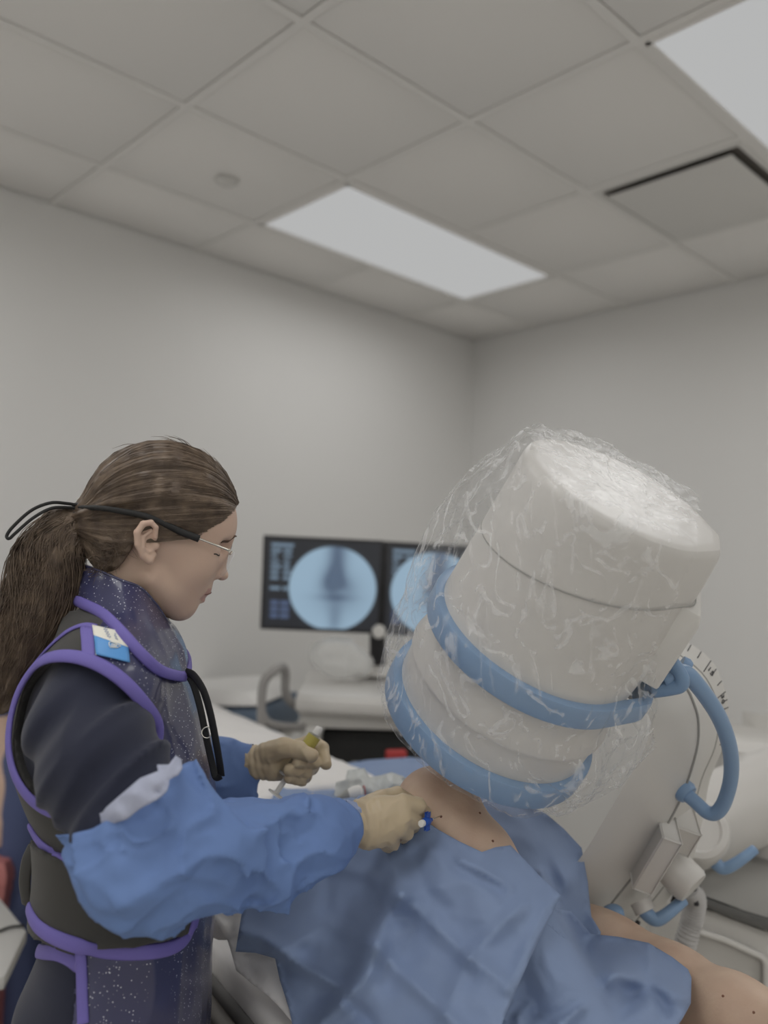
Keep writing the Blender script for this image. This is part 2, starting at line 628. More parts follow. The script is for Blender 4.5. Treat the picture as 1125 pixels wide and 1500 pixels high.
for i, a in enumerate(ga[1:-1]):
    cuts = sorted(j for (li, j) in lamps if li + 1 == i + 1)          # bars stop at a light
    s = B0
    for j in cuts + [None]:
        e = B1 if j is None else gb[j]
        rbox('ceiling_grid_bar', a - gw, a + gw, s, e, CEIL + 0.0, CEIL + 0.03, M_grid, ceil)
        if j is not None: s = gb[j + 1]
for j, b in enumerate(gb[1:-1]):
    rbox('ceiling_grid_bar', A0, A1, b - gw, b + gw, CEIL - 0.0005, CEIL + 0.029, M_grid, ceil)
tcache = {}
for i in range(len(ga) - 1):
    for j in range(len(gb) - 1):
        if (i, j) in lampcells: continue
        sa, sb = ga[i + 1] - ga[i] - 0.026, gb[j + 1] - gb[j] - 0.026
        key = (round(sa, 3), round(sb, 3))
        c = R((ga[i] + ga[i + 1]) / 2, (gb[j] + gb[j + 1]) / 2, CEIL + 0.0175)
        if key not in tcache:
            o = boxm('ceiling_tile', (0, 0, 0), RAX, (sa, sb, 0.03), M_ceil, None, 0.004, 1)
            tcache[key] = o.data
        else:
            o = bpy.data.objects.new('ceiling_tile', tcache[key]); COL.objects.link(o)
        o.location = [float(x) for x in c]
        o.parent = ceil

M_lens = bpy.data.materials.new('troffer_diffuser'); M_lens.use_nodes = True
_b = M_lens.node_tree.nodes['Principled BSDF']
_b.inputs['Base Color'].default_value = (0.02, 0.02, 0.02, 1)
_b.inputs['Specular IOR Level'].default_value = 0.0
_b.inputs['Roughness'].default_value = 1.0
_b.inputs['Emission Color'].default_value = (0.99, 1.0, 1.0, 1)
_b.inputs['Emission Strength'].default_value = LAMP_GLOW
def troffer(i, j, label, watt=1.15):
    a0, a1, b0, b1 = ga[i] + gw, ga[i + 2] - gw, gb[j] + gw, gb[j + 1] - gw
    c = R((a0 + a1) / 2, (b0 + b1) / 2, CEIL)
    t = empty('ceiling_light', c, label, 'ceiling light', 'recessed ceiling troffers')
    rbox('diffuser', a0 + 0.012, a1 - 0.012, b0 + 0.012, b1 - 0.012, CEIL + 0.002, CEIL + 0.01, M_lens, t)
    for q in ((a0, a1, b0, b0 + 0.014), (a0, a1, b1 - 0.014, b1), (a0, a0 + 0.014, b0, b1), (a1 - 0.014, a1, b0, b1)):
        rbox('frame_rail', *q, CEIL - 0.004, CEIL + 0.028, M_grid, t)
    l = bpy.data.lights.new('troffer_lamp', 'AREA'); l.shape = 'RECTANGLE'
    l.size = a1 - a0 - 0.06; l.size_y = b1 - b0 - 0.06; l.energy = LAMP_W * watt; l.color = (1.0, 0.992, 0.985); l.spread = math.radians(170)
    lo = bpy.data.objects.new('troffer_lamp', l); COL.objects.link(lo); lo.parent = t
    lo.location = (0, 0, -0.006); lo.rotation_euler = (0, 0, math.pi / 2 - YA)
LL = {0: 'bright rectangular ceiling light above the monitors, the whole of it in view',
      1: 'bright ceiling light cut off by the top right corner of the picture'}
for k, (i, j) in enumerate(lamps):
    troffer(i, j, watt=0.72 if k == 0 else 1.08, label=LL.get(k, 'rectangular ceiling light out of the picture above and behind the photographer'))

# air diffuser in one ceiling cell
M_dark = mat('dark_slot', (0.17, 0.155, 0.14), 0.8)
M_plate = mat('white_enamel', (0.70, 0.69, 0.665), 0.5)
vi, vj = vent
a0, a1, b0, b1 = ga[vi] + gw, ga[vi + 1] - gw, gb[vj - 0] + gw, gb[vj + 1] - gw
t = empty('air_vent', R((a0 + a1) / 2, (b0 + b1) / 2, CEIL), 'square ceiling air vent with a dark slot around its plate', 'air vent')
rbox('recess', a0, a1, b0, b1, CEIL + 0.018, CEIL + 0.03, M_dark, t)
for q in ((a0, a1, b0, b0 + 0.022), (a0, a1, b1 - 0.022, b1), (a0, a0 + 0.022, b0 + 0.022, b1 - 0.022), (a1 - 0.022, a1, b0 + 0.022, b1 - 0.022)):
    rbox('vent_frame', *q, CEIL - 0.003, CEIL + 0.018, M_plate, t, 0.002)
rbox('vent_plate', a0 + 0.050, a1 - 0.04, b0 + 0.052, b1 - 0.035, CEIL - 0.012, CEIL - 0.004, M_plate, t, 0.003)
rbox('plate_hanger', (a0 + a1) / 2 - 0.02, (a0 + a1) / 2 + 0.02, (b0 + b1) / 2 - 0.02, (b0 + b1) / 2 + 0.02, CEIL - 0.005, CEIL + 0.02, M_plate, t)
# sprinkler cover
sp = R(1.143 * HC, 1.851 * HC, CEIL - 0.002)
t = empty('sprinkler_cover', sp, 'small round white sprinkler cap on the ceiling left of the light', 'sprinkler')
lathe('cap_rim', [(0.005, 0), (0.040, 0), (0.040, -0.004), (0.034, -0.007), (0.005, -0.0075)], sp, UP, M_plate, t)
lathe('cap_disc', [(0.004, -0.007), (0.028, -0.007), (0.028, -0.012), (0.024, -0.015), (0.003, -0.0155)], sp, UP, M_plate, t)

# ------------------------------------------------------------------ imaging machine (C-arm)
M_white = mat('machine_white', (0.66, 0.643, 0.613), 0.35, bump=(60, 0.02))
M_white2 = mat('machine_panel_white', (0.68, 0.665, 0.632), 0.42)
M_greyp = mat('machine_grey', (0.36, 0.355, 0.335), 0.45)
M_dgrey = mat('machine_dark_grey', (0.12, 0.12, 0.115), 0.5)
M_blue = mat('machine_blue', (0.23, 0.355, 0.54), 0.32)
M_ink = mat('print_black', (0.03, 0.03, 0.035), 0.6)
HA = np.array([0.34947409, -0.47757214, 0.80609721])
HE = np.array([0.87588239, -0.13899015, -0.46207334])
HG = np.array([0.33271293, 0.86752901, 0.36972357])
HO = W(714.72, 1046.29, 1.2)
def H(L, g, h): return HO + HE * L + HG * g + HA * h

NTH = 96
THS = np.linspace(0, 2 * math.pi, NTH, endpoint=False)
def plan(r, L=0, wb=0, rc=0.02):
    """radius by angle of the hull of a circle and a blunt back end"""
    th = np.linspace(0, 2 * math.pi, 180, endpoint=False)
    pts = [(r * math.cos(t), r * math.sin(t)) for t in th]
    if L > r * 0.7:
        for s in (-1, 1):
            pts += [(L - rc + rc * math.cos(t), s * (wb - rc) + rc * math.sin(t)) for t in np.linspace(0, 2 * math.pi, 24)]
    pts = sorted(set(pts))
    def half(ps):
        h = []
        for p in ps:
            while len(h) >= 2 and (h[-1][0] - h[-2][0]) * (p[1] - h[-2][1]) - (h[-1][1] - h[-2][1]) * (p[0] - h[-2][0]) <= 0: h.pop()
            h.append(p)
        return h
    hull = half(pts)[:-1] + half(pts[::-1])[:-1]
    hp = np.array(hull); hq = np.roll(hp, -1, 0)
    out = []
    for t in THS:
        dx, dy = math.cos(t), math.sin(t)
        ex, ey = (hq - hp).T
        den = dx * ey - dy * ex
        with np.errstate(divide='ignore', invalid='ignore'):
            s = (hp[:, 0] * ey - hp[:, 1] * ex) / den
            u = (hp[:, 0] * dy - hp[:, 1] * dx) / den
        ok = (np.abs(den) > 1e-12) & (s > 0) & (u >= -1e-6) & (u <= 1 + 1e-6)
        out.append(s[ok].max())
    return np.array(out)
def ploop(rho, h):
    return HO + (rho * np.cos(THS))[:, None] * HE + (rho * np.sin(THS))[:, None] * HG + HA * h

base_pt = np.array([0.95, 2.0, 0.0])
carm = empty('c_arm_machine', base_pt, 'white mobile imaging arm with a large round detector head, blue bumpers and wheeled base', 'imaging machine')
L = []
for h, r, Lb, wb in [(-0.014, 0.10, 0, 0), (-0.016, 0.132, 0, 0), (-0.010, 0.139, 0, 0), (0.0, 0.141, 0, 0), (0.066, 0.1415, 0, 0), (0.0665, 0.146, 0, 0), (0.072, 0.147, 0, 0),
                     (0.100, 0.140, 0, 0), (0.118, 0.138, 0, 0)]:
    L.append(ploop(plan(r, Lb, wb), h))
autosmooth(rings('detector_drum', L, M_white, carm), 30)
L = []
for h, r, Lb, wb in [(0.112, 0.10, 0, 0), (0.115, 0.136, 0, 0), (0.12, 0.139, 0.12, 0.06), (0.15, 0.139, 0.135, 0.06), (0.175, 0.1375, 0.138, 0.055), (0.25, 0.134, 0.140, 0.05), (0.33, 0.130, 0.138, 0.045),
                     (0.370, 0.1285, 0.135, 0.043), (0.376, 0.127, 0.133, 0.042), (0.380, 0.124, 0.130, 0.04), (0.3815, 0.119, 0.126, 0.036), (0.382, 0.112, 0.119, 0.03), (0.383, 0.06, 0.06, 0.02)]:
    L.append(ploop(plan(r, Lb, wb), h))
hous = autosmooth(rings('detector_housing', L, M_white, carm), 30)
# seam of the cover and mounting plate to the arc
tube('cover_seam', ploop(plan(0.1335, 0.1405, 0.0495), 0.0) + ((0.285 + 0.024 * np.cos(THS))[:, None]) * HA, 0.0009, M_greyp, carm, seg=5, closed=True)
prism('mount_plate', [H(0.118, -0.05, 0.305), H(0.150, -0.05, 0.305), H(0.156, -0.05, 0.29), H(0.158, -0.05, 0.19), H(0.12, -0.05, 0.19)], HG * 0.1, M_white2, carm, 0.004)
def bump_ring(name, rho, h, hh, out, m):
    prof = []
    for k in range(10):
        a = 2 * math.pi * (k + .5) / 10
        prof.append((out * (abs(math.cos(a)) ** 0.3) * (1 if math.cos(a) >= 0 else -1) + 0.002, hh * (abs(math.sin(a)) ** 0.3) * (1 if math.sin(a) >= 0 else -1)))
    V, F = [], []
    for i in range(NTH):
        for dr, dh in prof:
            V.append(HO + (rho[i] + dr) * (math.cos(THS[i]) * HE + math.sin(THS[i]) * HG) + HA * (h + dh))
    for i in range(NTH):
        for k in range(10):
            F.append((i * 10 + k, i * 10 + (k + 1) % 10, ((i + 1) % NTH) * 10 + (k + 1) % 10, ((i + 1) % NTH) * 10 + k))
    me = py_mesh(name, V, F)
    bm = bmesh.new(); bm.from_mesh(me); bmesh.ops.recalc_face_normals(bm, faces=bm.faces); bm.to_mesh(me); bm.free()
    return autosmooth(obj(name, me, m, carm), 50)
bump_ring('lower_bumper', plan(0.143), 0.003, 0.018, 0.009, M_blue)
bump_ring('upper_bumper', plan(0.141, 0.160, 0.035), 0.142, 0.0165, 0.008, M_blue)
# arc of the C, a swept band with near face, outer face and scale strip
O = [(905, 893), (945, 908), (992, 932), (1040, 965), (1062, 1010), (1067, 1045), (1060, 1092), (1040, 1142), (1028, 1205), (1006, 1280), (938, 1368), (872, 1440), (800, 1515)]
S = [(895, 915), (935, 928), (982, 951), (1027, 985), (1048, 1022), (1053, 1050), (1047, 1094), (1027, 1142), (1012, 1202), (990, 1272), (922, 1360), (858, 1432), (785, 1508)]
K = [(868, 945), (905, 955), (955, 975), (1000, 1002), (1017, 1033), (1023, 1060), (1020, 1100), (1000, 1163), (973, 1215), (937, 1270), (882, 1340), (818, 1412), (745, 1490)]
I = [(840, 985), (868, 996), (900, 1012), (932, 1030), (950, 1048), (952, 1070), (938, 1110), (912, 1155), (887, 1197), (857, 1247), (800, 1320), (735, 1392), (655, 1470)]
DK = [1.17, 1.18, 1.19, 1.205, 1.22, 1.24, 1.265, 1.30, 1.335, 1.37, 1.42, 1.47, 1.52]
def cat2(A, D, off, n=49):
    return catmull([(a[0], a[1], d + off) for a, d in zip(A, D)], n)
nI, nK, nS, nO = cat2(I, DK, -0.065), cat2(K, DK, 0.0), cat2(S, DK, 0.085), cat2(O, DK, 0.115)
pI, pK, pS, pO = [np.array([W(*q) for q in X]) for X in (nI, nK, nS, nO)]
pB = pI + (pO - pK) * 0.9
V, F = [], []
n = len(pI)
for i in range(n):
    k1 = pK[i] + unit(pI[i] - pK[i]) * 0.004
    k2 = pK[i] + unit(pS[i] - pK[i]) * 0.004
    V += [pI[i], k1, pK[i] + (k1 - pK[i]) * .3 + (k2 - pK[i]) * .3, k2, pS[i], pS[i] + unit(pO[i] - pS[i]) * .001 + unit(pB[i] - pS[i]) * -.001, pO[i], pB[i]]
for i in range(n - 1):
    for k in range(8):
        F.append((i * 8 + k, i * 8 + (k + 1) % 8, (i + 1) * 8 + (k + 1) % 8, (i + 1) * 8 + k))
F += [tuple(range(8))[::-1], tuple((n - 1) * 8 + k for k in range(8))]
me = py_mesh('c_arc', V, F)
bm = bmesh.new(); bm.from_mesh(me); bmesh.ops.recalc_face_normals(bm, faces=bm.faces); bm.to_mesh(me); bm.free()
arc = autosmooth(obj('c_arc', me, M_white2, carm), 25)
tube('arc_groove', pK[4:], 0.0022, M_greyp, arc, seg=6)
tube('strip_groove', pS[2:], 0.0014, M_greyp, arc, seg=6)
# degree ticks and figures of the scale
segn = lambda i: unit(np.cross(pO[i] - pS[i], pO[min(i + 1, n - 1)] - pO[i - 1]))
def strip_pt(x, t):
    i = int(x); f = x - i
    s = pS[i] * (1 - f) + pS[i + 1] * f; o = pO[i] * (1 - f) + pO[i + 1] * f
    nn = segn(i)
    if nn @ (np.array([0, 0, CAMZ]) - s) < 0: nn = -nn
    return s * (1 - t) + o * t + nn * 0.0006, nn
ticks = [8.3, 9.6, 10.8, 12.2, 13.3, 14.8, 16.3, 17.6, 19.0, 20.6, 22.2, 23.8]
for q, x in enumerate(ticks):
    long = q % 3 == 0
    p0, nn = strip_pt(x, 0.15 if long else 0.5); p1, _ = strip_pt(x, 0.95)
    tube('scale_tick', [p0, p1], 0.0008, M_ink, arc, seg=4)
for x, s in ((12.9, '15'), (17.0, '30'), (21.3, '45')):
    p, nn = strip_pt(x, 0.5); q, _ = strip_pt(x, 0.9)
    text_mesh('scale_figure', s, 0.016, p + nn * 0.0006, np.cross(unit(q - p), nn), unit(q - p), M_ink, arc, 0.0003)
# big blue handle from the bumper to the arc
hp = [(972, 995, 1.09), (1000, 985, 1.085), (1022, 1004, 1.10), (1052, 1048, 1.14), (1068, 1092, 1.18), (1071, 1135, 1.22), (1062, 1172, 1.25), (1050, 1190, 1.265), (1036, 1190, 1.275), (1020, 1176, 1.285), (1004, 1162, 1.295)]
hd = tube('blue_handle', np.array([W(*q) for q in catmull(hp, 60)]), np.concatenate([np.linspace(0.0115, 0.0105, 30), np.full(30, 0.0105)]), M_blue, carm, seg=14)
lathe('handle_foot', [(0.004, -0.004), (0.017, -0.004), (0.018, 0.004), (0.015, 0.010), (0.004, 0.011)], W(1002, 1158, 1.30), unit(W(1020, 1176, 1.285) - W(1002, 1158, 1.30)), M_blue, hd)
lp = np.array([W(*q) for q in catmull([(960, 975, 1.10), (975, 962, 1.085), (986, 972, 1.075), (998, 990, 1.07), (997, 1003, 1.075), (982, 1008, 1.085), (955, 1012, 1.10)], 40)])
tube('handle_loop', lp, 0.0062, M_blue, carm, seg=10, flat=1.6)
boxm('loop_pad', W(968, 990, 1.12), (HE, HG, HA), (0.05, 0.012, 0.035), M_blue, carm, 0.004)
lathe('loop_knob', [(0.003, -0.004), (0.012, -0.004), (0.0125, 0.004), (0.010, 0.009), (0.003, 0.0095)], W(1001, 975, 1.14), HE, M_blue, carm)
# carriage on the arc and its pieces
fw = unit(W(937, 1270, 1.37) - W(1000, 1163, 1.30))
sd = unit(np.cross(fw, [0, 1, 0])); sd = sd if sd[0] > 0 else -sd
dp = np.cross(fw, sd)
boxm('arc_bracket', W(958, 1248, 1.345), (fw, sd, dp), (0.110, 0.028, 0.06), M_white, carm, 0.0025)
boxm('arc_bracket_step', W(992, 1212, 1.375), (fw, sd, dp), (0.045, 0.045, 0.06), M_white, carm, 0.0025)
lathe('lock_knob', [(0.006, -0.03), (0.030, -0.03), (0.032, 0.0), (0.032, 0.03), (0.028, 0.036), (0.004, 0.037)], W(990, 1275, 1.40), unit([0.6, -0.55, -0.55]), M_white, carm)
lathe('pivot_drum', [(0.005, -0.10), (0.052, -0.10), (0.056, -0.02), (0.054, 0.0), (0.050, 0.008), (0.04, 0.010), (0.036, 0.006), (0.004, 0.006)], W(1022, 1215, 1.50), unit([-0.25, -0.85, 0.45]), M_white, carm)
lathe('drive_tube', [(0.01, -0.16), (0.075, -0.16), (0.082, -0.13), (0.082, 0.05), (0.088, 0.06), (0.088, 0.2), (0.02, 0.22)], W(1075, 1185, 1.68), unit([0.86, 0.2, 0.25]), M_white, carm)
lathe('column_cap', [(0.01, 0.02), (0.07, 0.02), (0.082, 0.0), (0.084, -0.03), (0.080, -0.035), (0.080, -0.10), (0.084, -0.105), (0.10, -0.25), (0.02, -0.26)], W(1120, 1112, 1.80), UP, M_white, carm)
ff = unit([0.75, 0.65, 0.0]); gg = np.array([ff[1], -ff[0], 0])
boxm('column', W(1150, 1290, 1.95), (ff, gg, UP), (0.20, 0.22, 0.62), M_white2, carm, 0.04, 4)
# cart body with sloping grey cover, dark band and pale panel
def slab(name, pts, off, m, bev): return prism(name, [W(*p) for p in pts], off, m, carm, bev)
slab('cart_cover', [(985, 1262, 1.66), (1060, 1250, 1.70), (1200, 1285, 1.66), (1290, 1330, 1.6), (1290, 1392, 1.6), (1125, 1350, 1.6), (1020, 1310, 1.60)], np.array([0.05, 0.35, 0.0]), M_greyp, 0.012)
slab('cart_band', [(1004, 1305, 1.595), (1060, 1327, 1.595), (1125, 1347, 1.595), (1290, 1390, 1.595), (1290, 1412, 1.595), (1125, 1366, 1.595), (1052, 1338, 1.595), (1006, 1318, 1.595)], np.array([0.05, 0.35, 0.0]), M_dgrey, 0.006)
slab('cart_body', [(985, 1312, 1.62), (1052, 1337, 1.62), (1125, 1364, 1.62), (1290, 1410, 1.62), (1290, 1780, 1.62), (960, 1780, 1.62), (950, 1330, 1.62)], np.array([0.06, 0.45, 0.0]), M_white2, 0.015)
slab('cart_panel', [(1022, 1364, 1.608), (1060, 1376, 1.608), (1100, 1394, 1.608), (1118, 1402, 1.608), (1123, 1418, 1.608), (1120, 1480, 1.608), (1110, 1560, 1.608), (1005, 1560, 1.608)], np.array([0.0, 0.02, 0.0]), mat('machine_panel_beige', (0.50, 0.485, 0.455), 0.5), 0.004)
tube('panel_edge', np.array([W(*q) for q in catmull([(1022, 1364, 1.6), (1060, 1376, 1.6), (1100, 1394, 1.6), (1118, 1404, 1.6), (1122, 1422, 1.6), (1120, 1480, 1.6), (1110, 1560, 1.6)], 40)]), 0.006, M_white2, carm, seg=8)
# corrugated hose and cables
hc = np.array([W(*q) for q in catmull([(1008, 1300, 1.50), (1018, 1318, 1.52), (1014, 1345, 1.53), (1006, 1375, 1.53), (995, 1420, 1.54), (985, 1480, 1.55), (985, 1600, 1.58)], 170)])
tube('corrugated_hose', hc, 0.018 + 0.0022 * np.sin(np.arange(170) * 1.35), mat('hose_grey', (0.52, 0.51, 0.50), 0.5), carm, seg=14)
for dx, dd in ((0, 0), (7, 0.01), (-6, 0.015)):
    tube('black_cable', np.array([W(*q) for q in catmull([(992 + dx, 1322, 1.47 + dd), (1002 + dx, 1300, 1.47 + dd), (1015 + dx, 1298, 1.49 + dd), (1020 + dx, 1325, 1.5 + dd)], 24)]), 0.005, M_ink, carm, seg=8)
for dx in (0, 9):
    tube('black_cable', np.array([W(*q) for q in catmull([(926 + dx, 1350, 1.47), (917 + dx, 1372, 1.48), (920 + dx, 1410, 1.5)], 14)]), 0.004, M_ink, carm, seg=8)
for pts in ([(1036, 1254, 1.56), (1046, 1262, 1.55), (1058, 1272, 1.545), (1072, 1268, 1.54), (1090, 1256, 1.54), (1106, 1244, 1.545)],
            [(943, 1330, 1.40), (949, 1340, 1.395), (962, 1347, 1.39), (978, 1338, 1.39), (1002, 1318, 1.40)],
            [(884, 1345, 1.37), (896, 1336, 1.365), (905, 1338, 1.36), (900, 1352, 1.36), (912, 1372, 1.36)]):
    P = np.array([W(*q) for q in catmull(pts, 30)])
    t2 = tube('blue_lever', P, np.linspace(0.013, 0.009, 30), M_blue, carm, seg=10)
    lathe('lever_collar', [(0.004, -0.012), (0.0175, -0.012), (0.0175, 0.006), (0.004, 0.008)], P[0], P[2] - P[0], M_white, t2)
# tube head under the table and the wheeled base
src = HO - HA * 0.62 + np.array([0.02, 0.12, 0.10])
src = np.array([0.10, 1.62, 0.60])
boxm('source_housing', src, (unit([0.6, 0.8, 0]), unit([-0.8, 0.6, 0]), UP), (0.26, 0.20, 0.22), M_white2, carm, 0.04, 4)
tube('lower_arc', catmull([pI[-1] * .5 + pO[-1] * .5, W(640, 1560, 1.56), src + np.array([0.12, 0.05, -0.12]), src], 24), 0.06, M_white2, carm, seg=12)
boxm('base_beam', np.array([0.62, 2.05, 0.10]), (unit([0.95, -0.3, 0]), unit([0.3, 0.95, 0]), UP), (1.1, 0.12, 0.1), M_white2, carm, 0.02)
boxm('base_block', np.array([1.06, 1.86, 0.22]), (unit([0.95, -0.3, 0]), unit([0.3, 0.95, 0]), UP), (0.55, 0.5, 0.3), M_white2, carm, 0.03)
for x, y in ((0.12, 2.2), (0.8, 1.74), (1.34, 1.62), (1.3, 2.05), (0.86, 2.1)):
    lathe('wheel', [(0.01, -0.02), (0.055, -0.02), (0.06, -0.01), (0.06, 0.01), (0.055, 0.02), (0.01, 0.02)], (x, y, 0.06), (0.3, 0.95, 0), M_dgrey, carm)

# clear plastic cover over the detector head
M_film = bpy.data.materials.new('clear_plastic_film'); M_film.use_nodes = True
nt = M_film.node_tree
for nd in list(nt.nodes): nt.nodes.remove(nd)
N = nt.nodes.new; LK = nt.links.new
out = N('ShaderNodeOutputMaterial'); tr = N('ShaderNodeBsdfTransparent'); gl = N('ShaderNodeBsdfGlossy'); df = N('ShaderNodeBsdfDiffuse')
tr.inputs[0].default_value = (0.985, 0.985, 0.985, 1); gl.inputs['Roughness'].default_value = 0.30
gl.inputs['Color'].default_value = (1, 1, 1, 1)
df.inputs[0].default_value = (0.9, 0.9, 0.9, 1)
m1, m2 = N('ShaderNodeMixShader'), N('ShaderNodeMixShader')
fr = N('ShaderNodeLayerWeight'); fr.inputs['Blend'].default_value = 0.5
pw = N('ShaderNodeMath'); pw.operation = 'POWER'; pw.inputs[1].default_value = 3.0
ma = N('ShaderNodeMath'); ma.operation = 'MULTIPLY_ADD'; ma.inputs[1].default_value = 0.16; ma.inputs[2].default_value = 0.012
tc = N('ShaderNodeTexCoord'); mp = N('ShaderNodeMapping')
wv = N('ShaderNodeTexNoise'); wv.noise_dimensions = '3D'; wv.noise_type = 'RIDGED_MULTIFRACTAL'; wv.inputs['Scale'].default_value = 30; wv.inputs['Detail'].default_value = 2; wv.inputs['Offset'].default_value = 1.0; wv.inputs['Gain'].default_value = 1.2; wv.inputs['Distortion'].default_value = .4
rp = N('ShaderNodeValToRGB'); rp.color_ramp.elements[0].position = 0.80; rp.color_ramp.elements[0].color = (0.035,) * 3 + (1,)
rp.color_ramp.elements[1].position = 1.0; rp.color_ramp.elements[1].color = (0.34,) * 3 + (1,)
bp = N('ShaderNodeBump'); bp.inputs['Strength'].default_value = 0.5; bp.inputs['Distance'].default_value = 0.003
mp.inputs['Rotation'].default_value = Matrix([list(HE), list(HG), list(HA)]).to_euler()
mp.inputs['Scale'].default_value = (1.0, 1.0, 0.10)
mp2 = N('ShaderNodeMapping'); mp2.inputs['Rotation'].default_value = mp.inputs['Rotation'].default_value; mp2.inputs['Scale'].default_value = (1, 1, .7)
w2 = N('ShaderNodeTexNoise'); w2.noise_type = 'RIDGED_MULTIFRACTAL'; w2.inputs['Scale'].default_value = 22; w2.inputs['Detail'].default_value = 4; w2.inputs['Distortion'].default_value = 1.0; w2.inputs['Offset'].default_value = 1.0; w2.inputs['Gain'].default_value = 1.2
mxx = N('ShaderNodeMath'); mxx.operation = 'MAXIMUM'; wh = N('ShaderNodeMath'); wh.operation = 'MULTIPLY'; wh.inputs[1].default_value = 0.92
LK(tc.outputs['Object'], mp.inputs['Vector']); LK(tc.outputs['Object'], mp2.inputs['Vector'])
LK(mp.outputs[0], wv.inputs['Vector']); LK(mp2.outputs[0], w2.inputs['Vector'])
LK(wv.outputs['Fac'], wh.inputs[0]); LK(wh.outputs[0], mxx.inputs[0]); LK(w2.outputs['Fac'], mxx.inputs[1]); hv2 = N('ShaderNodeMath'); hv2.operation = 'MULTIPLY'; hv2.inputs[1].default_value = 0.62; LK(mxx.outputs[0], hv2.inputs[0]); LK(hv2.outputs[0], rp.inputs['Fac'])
LK(mxx.outputs[0], bp.inputs['Height']); LK(bp.outputs['Normal'], gl.inputs['Normal']); LK(bp.outputs['Normal'], fr.inputs['Normal'])
LK(fr.outputs['Facing'], pw.inputs[0]); LK(pw.outputs[0], ma.inputs[0]); LK(ma.outputs[0], m1.inputs['Fac']); LK(tr.outputs[0], m1.inputs[1]); LK(gl.outputs[0], m1.inputs[2])
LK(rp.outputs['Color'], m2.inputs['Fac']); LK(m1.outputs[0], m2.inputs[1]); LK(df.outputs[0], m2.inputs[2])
LK(m2.outputs[0], out.inputs['Surface'])
UPOLY = None
def film_local(P):
    q = P - HO
    return q @ HE, q @ HG, q @ HA
rho_up = plan(0.140, 0.150, 0.05)
pol = [(r * math.cos(t), r * math.sin(t)) for r, t in zip(rho_up, THS)][::2]
def film_sdf(P):
    l, g, h = film_local(P)
    d2 = s_poly2(l, g, pol)
    taper = np.interp(h, [-0.03, 0.0, 0.03, 0.1, 0.142, 0.19, 0.38], [0.012, 0.016, 0.010, 0.010, 0.016, 0.006, -0.002])
    d = smax(smax(d2 - taper, h - 0.391, 0.02), -0.027 - h, 0.02)
    Q = np.stack([l, g, h], 1)
    d = smin(d, s_ell(Q, np.array([-0.115, 0.02, 0.20]), (0.080, 0.10, 0.155)), 0.05)
    d = smin(d, s_ell(Q, np.array([-0.11, 0.03, 0.05]), (0.065, 0.10, 0.09)), 0.04)
    d = smin(d, s_ell(Q, np.array([0.135, -0.02, 0.115]), (0.062, 0.06, 0.06)), 0.05)
    d = smin(d, s_ell(Q, np.array([0.10, -0.03, 0.055]), (0.075, 0.08, 0.05)), 0.05)
    slack = np.clip((np.abs(l + 0.13) < 0.1) * 0.5 + np.clip((l - 0.02) / 0.1, 0, 1), 0, 1)
    st = np.stack([l * 22 + h * 8, g * 22, h * 4 - l * 5], 1)
    d = d - (0.0030 + 0.003 * slack) * ridged(st, 5, 2) * 0.7
    d = d - (0.0012 + 0.0035 * slack) * ridged(Q * 34, 11, 2) * 0.7
    return d
pts = [H(x, y, z) for x in (-0.24, 0.23) for y in (-0.18, 0.18) for z in (-0.07, 0.41)]
lo, hi = box_of(pts, 0.0)
def film_keep(C):
    l, g, h = film_local(C)
    lim = np.interp(h, [-0.05, 0.1, 0.2, 0.27, 0.33, 0.38], [0.2, 0.2, 0.15, 0.118, 0.105, 0.095])
    return l < lim + 0.006 * noise(np.stack([l * 30, g * 30, h * 60], 1), 2)
film = sdf_mesh('plastic_cover', film_sdf, lo, hi, 0.0036, 0.01, M_film, None, film_keep)
tag(film, 'clear crinkled plastic cover pulled over the detector head of the imaging machine', 'plastic cover')
# ------------------------------------------------------------------ the clinician
D0 = 1.12
UPX = D0 / FPX                                     # metres per pixel on her mid plane
YAW = math.radians(15)                             # her head is turned this far from the camera's cross axis
HX0 = W(237, 757, D0)[0]
def Fg(px, py, w=0.0):
    """her head before it is turned: a place on its mid plane, w pixels to the far side, in metres"""
    k = (px - CX) / FPX * (W(px, py, D0)[0] / (D0 * (px - CX) / FPX) if abs(px - CX) > 1 else 1)
    u = (k * D0 - HX0) / (math.cos(YAW) - k * math.sin(YAW))
    return np.array([HX0 + u, D0 + w * UPX, W(px, py, D0 + u * math.sin(YAW))[2]])
def turn(V):
    V = np.array(V, float); x = V[..., 0] - HX0; y = V[..., 1] - D0
    c, s = math.cos(YAW), math.sin(YAW)
    return np.stack([HX0 + c * x - s * y, D0 + s * x + c * y, V[..., 2]], -1)
M_skin = mat('skin', srgb(154, 134, 119, 1.95), 0.5, sss=0.06, vary=(9, 0.3, srgb(153, 129, 116, 1.95)), bump=(420, 0.05))
M_lip = mat('lips', srgb(144, 113, 104, 1.95), 0.45)
M_hair = mat('brown_hair', srgb(58, 48, 41, 1.6), 0.42, vary=(60, 0.28, srgb(100, 86, 72, 1.6)))
M_brow = mat('brow_hair', srgb(82, 66, 56, 1.6), 0.6)
M_navy = mat('navy_scrub', srgb(33, 36, 52, 1.35), 0.85, bump=(900, 0.15), sheen=0.15)
M_black = mat('black_vest_fabric', srgb(50, 49, 47, 1.7), 0.75, bump=(1200, 0.2), sheen=0.1)
M_purple = mat('purple_binding', srgb(88, 80, 138, 1.9), 0.6, bump=(1500, 0.2))
M_glove = mat('latex_glove', srgb(153, 139, 116, 1.68), 0.42, bump=(90, 0.12), sss=0.05)
M_gown = mat('blue_gown', srgb(84, 106, 146, 1.9), 0.75, bump=(1500, 0.25), vary=(9, 0.3, srgb(78, 99, 140, 1.9)))
